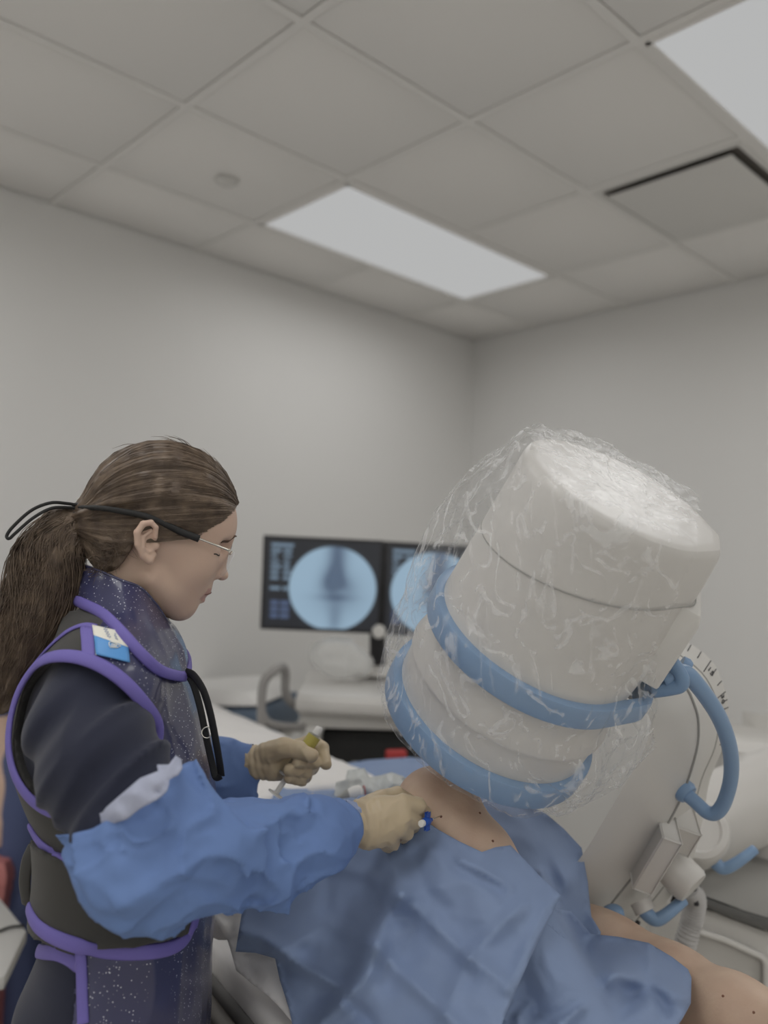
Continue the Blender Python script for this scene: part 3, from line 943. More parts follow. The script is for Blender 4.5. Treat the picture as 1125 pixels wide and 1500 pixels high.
M_lining = mat('gown_lining', srgb(138, 142, 158, 1.8), 0.8, bump=(1500, 0.25))
M_knit = mat('knit_cuff', srgb(120, 130, 155, 1.8), 0.9, bump=(600, 0.6))
M_cord = mat('black_cord', (0.018, 0.018, 0.018), 0.6, bump=(1800, 0.4))
M_metal = mat('thin_metal', (0.72, 0.70, 0.62), 0.25, metal=0.9)
# navy vinyl with glitter
M_vinyl = mat('glitter_vinyl', srgb(46, 47, 72, 1.9), 0.28, coat=0.6)
nt = M_vinyl.node_tree; bs = nt.nodes['Principled BSDF']
tc = nt.nodes.new('ShaderNodeTexCoord')
vo = nt.nodes.new('ShaderNodeTexVoronoi'); vo.inputs['Scale'].default_value = 300
r1 = nt.nodes.new('ShaderNodeValToRGB'); r1.color_ramp.elements[0].position = 0.16; r1.color_ramp.elements[0].color = (1, 1, 1, 1)
r1.color_ramp.elements[1].position = 0.23; r1.color_ramp.elements[1].color = (0, 0, 0, 1)
r2 = nt.nodes.new('ShaderNodeValToRGB'); r2.color_ramp.elements[0].position = 0.50; r2.color_ramp.elements[1].position = 0.54
nz = nt.nodes.new('ShaderNodeTexNoise'); nz.inputs['Scale'].default_value = 14
r3 = nt.nodes.new('ShaderNodeValToRGB'); r3.color_ramp.elements[0].position = 0.34; r3.color_ramp.elements[1].position = 0.5
sp_ = nt.nodes.new('ShaderNodeSeparateColor')
mu = nt.nodes.new('ShaderNodeMath'); mu.operation = 'MULTIPLY'; mu2 = nt.nodes.new('ShaderNodeMath'); mu2.operation = 'MULTIPLY'
mx = nt.nodes.new('ShaderNodeMix'); mx.data_type = 'RGBA'
mx.inputs[6].default_value = (*srgb(46, 47, 72, 1.9), 1); mx.inputs[7].default_value = (0.85, 0.87, 0.95, 1)
nt.links.new(tc.outputs['Object'], vo.inputs['Vector']); nt.links.new(tc.outputs['Object'], nz.inputs['Vector'])
nt.links.new(vo.outputs['Distance'], r1.inputs['Fac']); nt.links.new(vo.outputs['Color'], sp_.inputs[0]); nt.links.new(sp_.outputs[0], r2.inputs['Fac'])
nt.links.new(nz.outputs['Fac'], r3.inputs['Fac'])
nt.links.new(r1.outputs[0], mu.inputs[0]); nt.links.new(r2.outputs[0], mu.inputs[1])
nt.links.new(mu.outputs[0], mu2.inputs[0]); nt.links.new(r3.outputs[0], mu2.inputs[1])
nt.links.new(mu2.outputs[0], mx.inputs[0]); nt.links.new(mx.outputs[2], bs.inputs['Base Color'])

person = empty('person', np.array([W(160, 1300, 1.12)[0], 1.12, 0.0]), 'person with brown ponytail and glasses in navy lead vest, blue sleeves and tan gloves', 'person')

# ---- head
TILT = math.radians(24)
cT, sT = math.cos(TILT), math.sin(TILT)
RT = np.array([[cT, 0, sT], [0, 1, 0], [-sT, 0, cT]])      # face leaning forward and down
def ep(P, px, py, w, r, rot=RT):
    return s_ell(P, Fg(px, py, w), np.array([r[0], r[2], r[1]]) * UPX, rot)
def cpx(P, a, b, ra, rb): return s_cap(P, Fg(*a), Fg(*b), ra * UPX, rb * UPX)
EARX = -74
def head_sdf(P):
    d = ep(P, 236, 757, 0, (104, 103, 74), None)
    d = smin(d, ep(P, 296, 768, 0, (46, 46, 58)), 24 * UPX)
    d = smin(d, ep(P, 276, 818, 0, (47, 62, 55)), 22 * UPX)
    d = smin(d, ep(P, 257, 856, 0, (42, 45, 50)), 22 * UPX)
    d = smin(d, cpx(P, (266, 888, -6), (266, 888, 6), 17, 17), 16 * UPX)
    for s in (-1, 1):
        d = smin(d, cpx(P, (222, 846, 50 * s), (262, 886, 14 * s), 14, 15), 20 * UPX)
        d = smin(d, ep(P, 282, 828, 36 * s, (24, 22, 18)), 20 * UPX)
        d = smin(d, cpx(P, (330, 783, 5 * s), (316, 784, 36 * s), 6.5, 7), 9 * UPX)
    # eye sockets, then lids
    for s in (-1, 1):
        d = smax(d, -ep(P, 330, 806, 31 * s, (15, 14, 19)), 10 * UPX)
        d = smin(d, ep(P, 309, 806, 30 * s, (12, 11, 15)), 3 * UPX)
    # nose
    d = smin(d, cpx(P, (325, 796, 0), (322, 834, 0), 6, 9.5), 9 * UPX)
    d = smin(d, ep(P, 324, 841, 0, (11, 9, 9.5)), 4 * UPX)
    for s in (-1, 1):
        d = smin(d, ep(P, 313, 840, 11 * s, (11, 8.5, 7.5)), 4 * UPX)
        d = smax(d, -ep(P, 318, 849, 5.5 * s, (4, 4, 3)), 2 * UPX)
    # mouth
    d = smin(d, ep(P, 292, 859, 0, (17, 15, 24)), 9 * UPX)
    d = smin(d, ep(P, 298, 863, 0, (11, 6, 19)), 3.5 * UPX)
    d = smin(d, ep(P, 291, 876.5, 0, (10, 6, 16)), 3.5 * UPX)
    d = smax(d, -cpx(P, (304, 870, 0), (289, 869, 25), 2.2, 1.5), 2.0 * UPX)
    d = smax(d, -cpx(P, (304, 870, 0), (289, 869, -25), 2.2, 1.5), 2.0 * UPX)
    # ears
    for s in (-1, 1):
        ch = [(228, 790), (229, 776), (222, 769), (211, 771), (203, 783), (204, 799), (211, 814), (220, 821), (226, 813)]
        w0 = [81, 84, 85, 86, 87, 85, 80, 76, 72]
        e = s_chain(P, [Fg(a, b, s * w) for (a, b), w in zip(ch, w0)], [x * UPX for x in (3, 3.4, 4, 4.5, 4.8, 4.6, 4.6, 5.5, 4)], 1.5 * UPX)
        e = smin(e, ep(P, 216, 796, s * 76, (12, 22, 4.5), None), 5 * UPX)
        e = smin(e, s_chain(P, [Fg(222, 780, s * 80), Fg(212, 788, s * 84), Fg(212, 802, s * 83), Fg(219, 809, s * 79)], [2.6 * UPX] * 4, 1 * UPX), 3 * UPX)
        e = smin(e, ep(P, 230, 800, s * 73, (4, 7, 6), None), 3 * UPX)
        e = smax(e, -ep(P, 221, 798, s * 85, (6, 9, 8), None), 3 * UPX)
        d = smin(d, e, 4 * UPX)
    d = smin(d, cpx(P, (196, 838, 0), (165, 930, 0), 52, 56), 16 * UPX)
    return d
lo, hi = box_of([Fg(100, 630, -100), Fg(365, 935, 100)], 0.01)
HV, HF = sdf_arrays(head_sdf, lo, hi, 0.0017, 0.004)
hu, hv = PX(HV)

# ---- body: torso, arms, hands, legs
def row(py, xb, xf, w):
    z = W((xb + xf) / 2, py, D0)[2]
    x0, x1 = W(xb, py, D0)[0], W(xf, py, D0)[0]
    return (z, (x0 + x1) / 2, D0, (x1 - x0) / 2, w)
ROWS = [row(925, 128, 222, .080), row(950, 98, 245, .115), row(985, 66, 262, .140), row(1050, 48, 284, .155), row(1100, 45, 296, .157), row(1150, 60, 301, .150), row(1200, 82, 304, .142),
        row(1260, 87, 304, .138), row(1340, 80, 300, .148), row(1400, 66, 296, .160), row(1460, 52, 292, .168), row(1560, 55, 285, .165)]
torso_l = loft_sdf(ROWS)
SHN, SHF = W(138, 1068, 0.955), W(165, 1040, 1.285)
ELN, ELF = W(215, 1262, 0.93), W(255, 1190, 1.33)
WRN, WRF = W(505, 1210, 1.075), W(368, 1115, 1.305)
def torso_sdf(P):
    d = torso_l(P)
    d = smin(d, s_cap(P, W(150, 1012, 0.985), W(168, 1000, 1.255), .050, .050), .05)
    d = smin(d, s_cap(P, Fg(168, 900), W(150, 985, 1.00), .045, .040), .04)
    d = smin(d, s_cap(P, Fg(168, 900), W(165, 975, 1.24), .045, .040), .04)
    return d
NH = dict(
    palm=[((512, 1208, 1.083), (545, 1205, 1.088), .021, .024), ((545, 1190, 1.085), (588, 1178, 1.088), .020, .0125), ((545, 1205, 1.085), (588, 1195, 1.084), .021, .013),
          ((545, 1215, 1.085), (582, 1210, 1.084), .021, .0125), ((545, 1220, 1.087), (570, 1224, 1.087), .019, .0115)],
    fingers=[([(590, 1177, 1.087), (611, 1181, 1.100), (620, 1190, 1.122), (618, 1195, 1.145)], [.0115, .0105, .0098, .0088]),
             ([(590, 1194, 1.083), (607, 1203, 1.100), (604, 1208, 1.128), (594, 1203, 1.140)], [.0118, .0105, .0098, .0085]),
             ([(584, 1210, 1.083), (595, 1219, 1.100), (589, 1223, 1.125), (580, 1216, 1.136)], [.0115, .0102, .0095, .0085]),
             ([(571, 1224, 1.086), (576, 1234, 1.100), (568, 1238, 1.122), (561, 1230, 1.132)], [.0105, .0092, .0086, .0078]),
             ([(530, 1188, 1.100), (558, 1174, 1.122), (582, 1166, 1.140), (609, 1178, 1.150)], [.016, .0135, .0115, .0095])])
FH = dict(
    palm=[((372, 1116, 1.303), (398, 1114, 1.302), .020, .023), ((398, 1105, 1.302), (432, 1098, 1.325), .020, .012), ((398, 1112, 1.305), (440, 1108, 1.33), .021, .012),
          ((398, 1120, 1.305), (438, 1120, 1.33), .021, .012), ((398, 1124, 1.302), (432, 1132, 1.328), .018, .011)],
    fingers=[([(434, 1094, 1.325), (458, 1086, 1.330), (472, 1097, 1.308), (477, 1119, 1.288)], [.0118, .0108, .010, .0088]),
             ([(442, 1106, 1.33), (464, 1110, 1.322), (460, 1117, 1.285), (436, 1117, 1.266)], [.0115, .0108, .010, .009]),
             ([(440, 1118, 1.33), (457, 1124, 1.320), (449, 1130, 1.283), (424, 1128, 1.264)], [.0115, .0105, .010, .009]),
             ([(434, 1130, 1.328), (447, 1137, 1.315), (442, 1142, 1.285), (424, 1139, 1.268)], [.0105, .0095, .009, .008]),
             ([(392, 1104, 1.290), (415, 1095, 1.275), (438, 1099, 1.264), (456, 1107, 1.258)], [.018, .0150, .0125, .0105])])
def hand_sdf(P, HD):
    d = None
    for a, b, ra, rb in HD['palm']:
        c = s_cap(P, W(*a), W(*b), ra, rb)
        d = c if d is None else smin(d, c, .010)
    for pts, rad in HD['fingers']:
        d = smin(d, s_chain(P, [W(*p) for p in pts], rad, .003), .0022)
    return d
def body_sdf(P):
    d = torso_sdf(P) + 0.008
    d = smin(d, s_chain(P, [SHN, ELN, WRN], [.036, .036, .024], .02), .03)
    d = smin(d, s_chain(P, [SHF, ELF, WRF], [.050, .040, .024], .02), .03)
    d = smin(d, hand_sdf(P, NH) + .002, .008)
    d = smin(d, hand_sdf(P, FH) + .002, .008)
    for s in (-1, 1):
        hip = np.array([W(150, 1500, D0)[0], D0 + 0.085 * s, 0.84])
        kn = hip + np.array([0.015, 0.005 * s, -0.38]); an = kn + np.array([-0.02, 0, -0.38])
        d = smin(d, s_chain(P, [hip, kn, an], [.085, .058, .038], .02), .03)
        d = smin(d, s_cap(P, an + np.array([-.02, 0, -.035]), an + np.array([.15, .02 * s, -.05]), .036, .028), .03)
    d = smin(d, s_cap(P, Fg(180, 880), Fg(165, 930), 50 * UPX, 52 * UPX), .02)
    return d
BV, BF = sdf_arrays(body_sdf, np.array([-0.72, 0.80, -0.02]), np.array([0.14, 1.48, 1.46]), 0.0065, 0.01)
me = np_mesh('body', np.concatenate([turn(HV), BV]), np.concatenate([HF, BF + len(HV)]))
body = obj('body', me, [M_skin, M_lip], person)
before_head = set(bpy.data.objects.keys())
# lips carry their own colour
fc = HV[HF].mean(1)
flat = lambda L_: [tuple(Fg(a, b)[[0, 2]]) for a, b in L_]
lip = (s_poly2(fc[:, 0], fc[:, 2], flat([(318, 861), (307, 861), (297, 863), (288, 868), (283, 870), (289, 876), (297, 881), (310, 880)])) < 0) & (np.abs(fc[:, 1] - D0) < 23 * UPX)
mi = np.zeros(len(me.polygons), np.int32); mi[:len(HF)][lip] = 1
me.polygons.foreach_set('material_index', mi)

# eyebrow and lashes
hb = BVHTree.FromPolygons([Vector(v) for v in HV], [tuple(f) for f in HF])
for s in (-1, 1):
    P = []
    for t in np.linspace(0, 1, 16):
        p = Fg(333 - 21 * t, 783 - 3 * math.sin(t * 3.0) + 2 * t, s * (13 + 20 * t))
        h = hb.find_nearest(Vector(p)); P.append(np.array(h[0]) + np.array(h[1]) * 0.0012)
    tube('eyebrow', np.array(P), np.interp(np.linspace(0, 1, 16), [0, .2, .7, 1], [.0022, .0028, .0022, .0008]), M_brow, person, seg=6, flat=0.5)
    P = []
    for t in np.linspace(0, 1, 12):
        p = Fg(318 - 14 * t, 811 + 1.5 * math.sin(t * 3) - t, s * (20 + 22 * t))
        h = hb.find_nearest(Vector(p)); P.append(np.array(h[0]) + np.array(h[1]) * 0.0004)
    tube('eyelashes', np.array(P), 0.0008, M_cord, person, seg=5)
    P = []
    for t in np.linspace(0, 1, 12):
        p = Fg(311 - 21 * t ** 1.4, 869.5 - 1.0 * t, s * (2 + 23 * t))
        h = hb.find_nearest(Vector(p)); P.append(np.array(h[0]) + np.array(h[1]) * 0.0002)
    tube('mouth_line', np.array(P), np.linspace(.0010, .0006, 12), mat('mouth_shadow_brown', srgb(96, 66, 60, 1.6), .6), person, seg=6)

# ---- hair: cap with combed grooves, single strands, ponytail
HAIR = [(350, 739), (336, 752), (318, 766), (298, 777), (278, 781), (257, 774), (240, 764), (222, 760), (206, 768), (198, 786), (196, 804), (184, 822), (166, 842), (140, 858), (100, 860), (80, 700), (150, 610), (300, 600), (390, 700)]
HAIRL = flat(HAIR)
TIE = Fg(119, 764, -8)
HCN = Fg(237, 757)
HR = np.array([111, 82, 112]) * UPX
t_dir = unit((TIE - HCN) / HR)
e1 = unit(np.cross(t_dir, [0, 1, 0])); e2 = np.cross(t_dir, e1)
def hair_sdf(P, trim=True):
    q = (P - HCN) / HR
    d = s_ell(P, HCN, HR)
    d = smin(d, s_cap(P, Fg(178, 792, -28), Fg(130, 768, -6), 40 * UPX, 16 * UPX), 34 * UPX)
    d = smin(d, s_cap(P, Fg(178, 792, 28), Fg(130, 768, -6), 40 * UPX, 16 * UPX), 34 * UPX)
    qn = q / (np.linalg.norm(q, axis=1)[:, None] + 1e-9)
    phi = np.arctan2(qn @ e2, qn @ e1); lon = qn @ t_dir
    st = np.stack([phi * 6, lon * 1.5, 0 * phi], 1)
    d = d - 0.0032 * noise(st, 4) - 0.0016 * noise(st * np.array([3.2, 1.5, 1]) + 9, 5) - 0.0005 * noise(st * np.array([8, 2, 1]) + 3, 6)
    if not trim: return d
    # sagittal outline of the hairline, in her own mid-plane pixels
    cut = s_poly2(P[:, 0], P[:, 2], HAIRL)
    d = smax(d, cut, 4 * UPX)
    return d
lo, hi = box_of([Fg(95, 630, -100), Fg(360, 870, 100)], 0.01)
hair = sdf_mesh('hair', hair_sdf, lo, hi, 0.0019, 0.004, M_hair, person)
rnd = random.Random(5)
def strands(name, paths, r, parent):
    """hair lines joined into one part, triangular section"""
    V, F = [], []
    for P in paths:
        n = len(P); s = len(V)
        Tg = np.gradient(P, axis=0)
        for i in range(n):
            tt = Tg[i] / (np.linalg.norm(Tg[i]) + 1e-12)
            a = np.cross(tt, [0.31, 0.42, 0.85]); a /= np.linalg.norm(a) + 1e-9; b = np.cross(tt, a)
            rr = r * (1 - 0.75 * max(0, i / (n - 1) - 0.6) / 0.4)
            for k in range(3):
                c, sn = math.cos(2.094 * k), math.sin(2.094 * k)
                V.append(P[i] + rr * (c * a + sn * b))
        for i in range(n - 1):
            for k in range(3):
                k2 = (k + 1) % 3
                F.append((s + i * 3 + k, s + i * 3 + k2, s + (i + 1) * 3 + k2, s + (i + 1) * 3 + k))
    o = obj(name, np_mesh(name, np.array(V), np.array(F)), M_hair, parent)
    return tag(o, kind='stuff')
paths = []
for i in range(1500):
    m = rnd.random()
    if m < 0.40:
        w = rnd.uniform(-66, 66); k = (w / 66) ** 2
        p = Fg(349 - 50 * k, 737 + 42 * k, w)
    elif m < 0.70:
        t = rnd.random(); a = catmull([(300, 779, 0), (268, 786, 0), (236, 771, 0), (215, 768, 0)], 20)[int(t * 19)]
        p = Fg(a[0], a[1] - rnd.uniform(0, 5), -66)
    else:
        t = rnd.random(); p = Fg(199 - 50 * t, 788 + 58 * t, -72 + 45 * t)
    u0 = unit((p - HCN) / HR); u1 = t_dir
    om = math.acos(max(-1, min(1, float(u0 @ u1))))
    lift = rnd.uniform(0.99, 1.02); wig = rnd.uniform(-.03, .03); nrm = unit(np.cross(u0, u1) + 1e-6)
    P = []
    for t in np.linspace(0.0, 0.97, 14):
        u = (math.sin((1 - t) * om) * u0 + math.sin(t * om) * u1) / max(math.sin(om), 1e-4)
        u = unit(u + nrm * wig * math.sin(t * 6 + i))
        P.append(HCN + u * HR * (1 + (lift - 1) * (1 + math.sin(t * 3.1))))
    P = np.array(P)
    P = P[:max(3, int(14 * rnd.uniform(.75, 1.0)))]
    paths.append(P)
for i in range(70):      # loose flyaway hairs
    t = rnd.random(); p0 = Fg(195 - 45 * t, 795 + 40 * t, -66 + 20 * t)
    P = catmull([p0, p0 + np.array([-.01, -.008, .002]) + np.array([rnd.gauss(0, .006) for _ in range(3)]), p0 + np.array([-.012, -.012, -.012]) + np.array([rnd.gauss(0, .012) for _ in range(3)])], 8)
    paths.append(P)
for i in range(16):
    a = rnd.uniform(-.5, 2.4); u = unit([math.cos(a), rnd.uniform(-.4, .4), math.sin(a)])
    p0 = HCN + u * HR * 1.0; tn = unit(t_dir - u * (u @ t_dir))
    paths.append(catmull([p0, p0 + u * .004 + tn * .012, p0 + u * rnd.uniform(.001, .005) + tn * .03], 6))
def onto(paths, fn, off, only_in=False):
    n = [len(p) for p in paths]; A = np.concatenate(paths)
    for _ in range(2):
        d = fn(A); e = 2e-3
        g = np.stack([fn(A + np.eye(3)[k] * e) - fn(A - np.eye(3)[k] * e) for k in range(3)], 1)
        g /= np.linalg.norm(g, axis=1)[:, None] + 1e-9
        st_ = np.where(d < off, off - d, 0 if only_in else np.maximum(off - d, -.006))
        A = A + g * st_[:, None]
    return np.split(A, np.cumsum(n)[:-1])
comb, loose = paths[:1500], paths[1500:]
strands('hair_strand', list(onto(comb, lambda P: hair_sdf(P, False), .0005)) + loose, 0.00042, hair)
# ponytail
PT = catmull([(118, 765, -8), (104, 768, -10), (88, 788, -16), (72, 824, -20), (60, 875, -22), (42, 930, -26), (24, 985, -28), (8, 1030, -28)], 40)
PTr = np.interp(np.linspace(0, 1, 40), [0, .08, .22, .4, .65, .85, 1], [9, 14, 29, 46, 46, 34, 10])
PTp = np.array([Fg(*q) for q in PT])
def tail_sdf(P):
    d = None
    for i in range(0, 39, 2):
        j = min(i + 2, 39)
        q = P.copy(); 
        c = s_cap(P * np.array([1, 1.5, 1]), PTp[i] * np.array([1, 1.5, 1]), PTp[j] * np.array([1, 1.5, 1]), PTr[i] * UPX * .86, PTr[j] * UPX * .86)
        d = c if d is None else smin(d, c, .012)
    u = (P[:, 0] - PTp[0][0]) / UPX; v = (P[:, 2] - PTp[0][2]) / UPX
    st = np.stack([u * 0.075 - v * 0.02, P[:, 1] / UPX * .06, v * 0.008], 1)
    d = d / 1.25 - 0.0045 * noise(st, 8) - .002 * noise(st * 2.6, 9)
    return d
lo, hi = box_of([Fg(-70, 720, -90), Fg(140, 1060, 30)], 0.0)
tail = sdf_mesh('ponytail', tail_sdf, lo, hi, 0.003, 0.006, M_hair, person)
paths = []
for i in range(900):
    a = rnd.uniform(0, 2 * math.pi); rad = rnd.uniform(0.75, 1.06); ph = rnd.uniform(0, 6); wv_ = rnd.uniform(.02, .09)
    t0 = 0 if rnd.random() < .7 else rnd.uniform(0, .5); t1 = rnd.uniform(.75, 1.0)
    P = []
    for t in np.linspace(t0, t1, 20):
        x = t * 39; k = min(int(x), 38); f = x - k
        c = PTp[k] * (1 - f) + PTp[k + 1] * f; r = (PTr[k] * (1 - f) + PTr[k + 1] * f) * UPX
        tg = unit(PTp[k + 1] - PTp[k]); n1 = unit(np.cross(tg, [0, 1, 0])); 
        rr = rad + (wv_ + .05) * math.sin(t * 11 + ph) + (.25 * max(0, t - .7) * math.sin(ph * 7)); aa = a + 0.5 * math.sin(t * 6 + ph)
        P.append(c + r * rr * (math.cos(aa) * n1 + math.sin(aa) * np.array([0, .68, 0])))
    paths.append(np.array(P))
strands('ponytail_strand', list(onto(paths, tail_sdf, .0004, True)), 0.00055, tail)
th = np.linspace(0, 2 * math.pi, 28, endpoint=False)
ax = unit(PTp[2] - PTp[0]); n1 = unit(np.cross(ax, [0, 1, 0]))
for k in range(3):
    tube('hair_tie', np.array([PTp[0] + ax * (.001 + .0055 * k) + (.0125 + .0012 * (k % 2)) * (math.cos(a) * n1 + math.sin(a) * np.array([0, 1, 0])) for a in th]), 0.0034, M_cord, person, seg=7, closed=True)

# ---- glasses with a cord
gl_ = empty('eyeglasses', Fg(330, 815), 'rimless eyeglasses with a metal temple on a black retainer cord, worn by the person', 'eyeglasses')
M_lensg = mat('spectacle_lens', (0.80, 0.84, 0.9), 0.06, alpha=0.16, coat=0.4)
for s in (-1, 1):
    P = np.array([Fg(*q) for q in catmull([(119, 745, s * 12 - 8), (150, 748, s * 62), (180, 753, s * 78), (213, 760, s * 82), (240, 770, s * 80), (262, 781, s * 78), (288, 791, s * 75)], 40)])
    co = tube('retainer_cord', P, np.interp(np.linspace(0, 1, 40), [0, .5, 1], [.0032, .0042, .0048]), M_cord, gl_, seg=10)
    P2 = np.array([Fg(*q) for q in catmull([(286, 790, s * 75), (310, 799, s * 70), (331, 807, s * 60)], 16)])
    tube('temple', P2, 0.0014, M_metal, gl_, seg=8)
    lathe('hinge_screw', [(0.0005, -.002), (.002, -.002), (.002, .002), (.0005, .002)], Fg(331, 807, s * 59), (0, 1, 0), M_metal, gl_, 12)
    # lens: rounded plate leaning with the face
    oc = Fg(330, 825, s * 33)
    ey = unit(Fg(336, 806, 0) - Fg(320, 843, 0)); ex = unit(np.array([-0.09 * s, s * 1.0, 0.0])); ez = np.cross(ex, ey)
    ring_ = []
    for a in np.linspace(0, 2 * math.pi, 32, endpoint=False):
        c, sn = math.cos(a), math.sin(a)
        ring_.append((abs(c) ** .7 * (1 if c > 0 else -1) * 27 * UPX, abs(sn) ** .7 * (1 if sn > 0 else -1) * 19.5 * UPX))
    Lp = []
    for o_, sc in ((-.0009, .97), (-.0009, 1), (.0009, 1), (.0009, .97)):
        Lp.append(np.array([oc + ex * x * sc + ey * y * sc + ez * o_ for x, y in ring_]))
    autosmooth(rings('lens', Lp, M_lensg, gl_), 30)
tube('bridge', np.array([Fg(*q) for q in catmull([(337, 812, -8), (340, 808, 0), (337, 812, 8)], 10)]), 0.0012, M_metal, gl_, seg=6)
loopP = np.array([Fg(*q) for q in catmull([(122, 742, -12), (100, 739, -22), (78, 739, -34), (52, 750, -40), (27, 773, -44), (18, 786, -44), (22, 790, -46), (31, 782, -46), (55, 761, -44), (80, 747, -38), (104, 745, -22), (122, 746, -12)], 70)])
tube('cord_tail', loopP, 0.0021, M_cord, gl_, seg=8)
boxm('cord_slider', Fg(113, 744, -10), (np.array([1., 0, 0.1]), np.array([0, 1., 0]), np.array([-.1, 0, 1.])), (.010, .011, .012), mat('slider_plastic', (.05, .05, .05), .4), gl_, .002)
# turn everything that belongs to the head
for nm in [n for n in bpy.data.objects.keys() if n not in before_head]:
    o = bpy.data.objects[nm]
    if o.type != 'MESH': continue
    q = Vector((0, 0, 0)); p = o.parent
    while p is not None:
        q += p.location; p = p.parent
    n = len(o.data.vertices); A = np.empty(n * 3, np.float32); o.data.vertices.foreach_get('co', A)
    A = turn(A.reshape(-1, 3) + np.array(q)) - np.array(q)
    o.data.vertices.foreach_set('co', A.astype(np.float32).ravel()); o.data.update()
# ---- scrub shirt, trousers, shoes
def px_of(P): return PX(P)
def shirt_sdf(P):
    d = torso_sdf(P) + 0.002
    a = s_chain(P, [W(132, 1076, .965), W(152, 1122, .94), W(182, 1192, .92)], [.066, .066, .060], .02)
    # folds run round the sleeve
    t = (P - W(150, 1060, .93)) @ unit(W(195, 1190, .92) - W(142, 1070, .945))
    q = np.stack([P[:, 0] * 9 + P[:, 2] * 6, P[:, 1] * 6, t * 26 + P[:, 0] * 16], 1)
    a = a - 0.006 * noise(q, 21) - 0.0045 * ridged(q * np.array([.7, .7, 1.0]), 22, 1)
    d = smin(d, a, .018)
    d = smin(d, s_chain(P, [W(165, 1040, 1.27), W(205, 1120, 1.32)], [.070, .066], .02), .02)
    z = P[:, 2]
    # hem over the hips, fuller at the back
    fl = np.interp(z, [0.74, 0.86, 0.95, 1.02], [.020, .022, .012, 0.0])
    fold = 0.004 * noise(np.stack([P[:, 0] * 14, P[:, 1] * 14, z * 3], 1), 31)
    back = np.clip((W(150, 1400, D0)[0] - P[:, 0]) / .12, 0, 1)
    d = d - fl * back - fold * np.clip((1.0 - z) / .05, 0, 1)
    d = np.maximum(d, 0.80 - z)
    d = np.maximum(d, -s_cap(P, Fg(178, 860), Fg(170, 905), .062, .060))
    return d
shirt = sdf_mesh('scrub_shirt', shirt_sdf, (-0.60, 0.80, 0.76), (-0.19, 1.45, 1.47), 0.0042, 0.012, M_navy, person)
def pants_sdf(P):
    d = None
    for s in (-1, 1):
        hip = np.array([W(150, 1500, D0)[0], D0 + 0.085 * s, 0.86])
        kn = hip + np.array([0.015, 0.005 * s, -0.40]); an = kn + np.array([-0.02, 0, -0.36])
        c = s_chain(P, [hip, kn, an], [.102, .078, .066], .02)
        d = c if d is None else smin(d, c, .03)
    q = np.stack([P[:, 0] * 10, P[:, 1] * 10, P[:, 2] * 14], 1)
    return np.maximum(d - .004 * noise(q, 41), 0.07 - P[:, 2])
sdf_mesh('scrub_trousers', pants_sdf, (-0.60, 0.88, 0.04), (-0.18, 1.36, 1.0), 0.0075, 0.012, M_navy, person)
for s in (-1, 1):
    c0 = np.array([W(150, 1500, D0)[0] - .02, D0 + .09 * s, 0])
    def shoe(P, c0=c0, s=s):
        d = s_cap(P, c0 + np.array([-.03, 0, .045]), c0 + np.array([.17, .015 * s, .038]), .043, .040)
        d = smin(d, s_cap(P, c0 + np.array([-.01, 0, .08]), c0 + np.array([.03, 0, .06]), .042, .04), .02)
        return np.maximum(d, .002 - P[:, 2])
    sdf_mesh('shoe', shoe, c0 + np.array([-.09, -.08, -.01]), c0 + np.array([.24, .08, .14]), .005, .004, M_dgrey, person)

# ---- lead vest
AH_C = np.array([-.345, .95, 1.300]); AH_R = .082
def vest_base(P): return torso_sdf(P) - 0.009
def vest_final(P):
    d = vest_base(P)
    q = np.stack([P[:, 0] * 10 + P[:, 2] * 4, P[:, 1] * 9, P[:, 2] * 7], 1)
    frontish = np.clip((P[:, 0] - W(150, 1100, D0)[0]) / .05, 0, 1)
    d = d - .003 * noise(q, 51) - .0045 * frontish * ridged(np.stack([P[:, 0] * 14 - P[:, 2] * 5, P[:, 1] * 16, P[:, 2] * 4 + P[:, 0] * 5], 1), 52, 2) * .5
    d = np.maximum(d, -s_cap(P, Fg(170, 850), Fg(172, 918), .080, .076))
    for c, lim, sg in ((AH_C, 1.03, 1), (W(165, 1050, 1.28), 1.21, -1)):
        r = np.sqrt((P[:, 0] - c[0]) ** 2 + (P[:, 2] - c[2]) ** 2) - AH_R
        hole = np.maximum(r, sg * (P[:, 1] - lim))
        d = np.maximum(d, -hole)
    z = P[:, 2]
    d = np.maximum(d, 0.46 - z)
    return d
XS = W(127, 1200, .96)[0]
VV, VF = sdf_arrays(vest_final, (-0.60, 0.86, 0.44), (-0.17, 1.40, 1.45), 0.0042, 0.014)
vc = VV[VF].mean(1)
isfront = vc[:, 0] > XS + np.interp(np.abs(vc[:, 1] - D0), [0, .05, .16], [-.02, -.01, 0])
isfront &= (vc[:, 0] > XS + .002) | (vc[:, 2] > 1.0)
zcut = W(40, 1312, D0)[2]
keepb = ~isfront & (vc[:, 2] > zcut)
def sub(V, F, mask):
    F = F[mask]; used = np.unique(F); mp = np.full(len(V), -1); mp[used] = np.arange(len(used))
    return V[used], mp[F]
vest_f = obj('vest_front', np_mesh('vest_front', *sub(VV, VF, isfront)), M_vinyl, person)
vest_b = obj('vest_back', np_mesh('vest_back', *sub(VV, VF, keepb)), M_black, person)
vb = bvh_of([vest_f, vest_b])
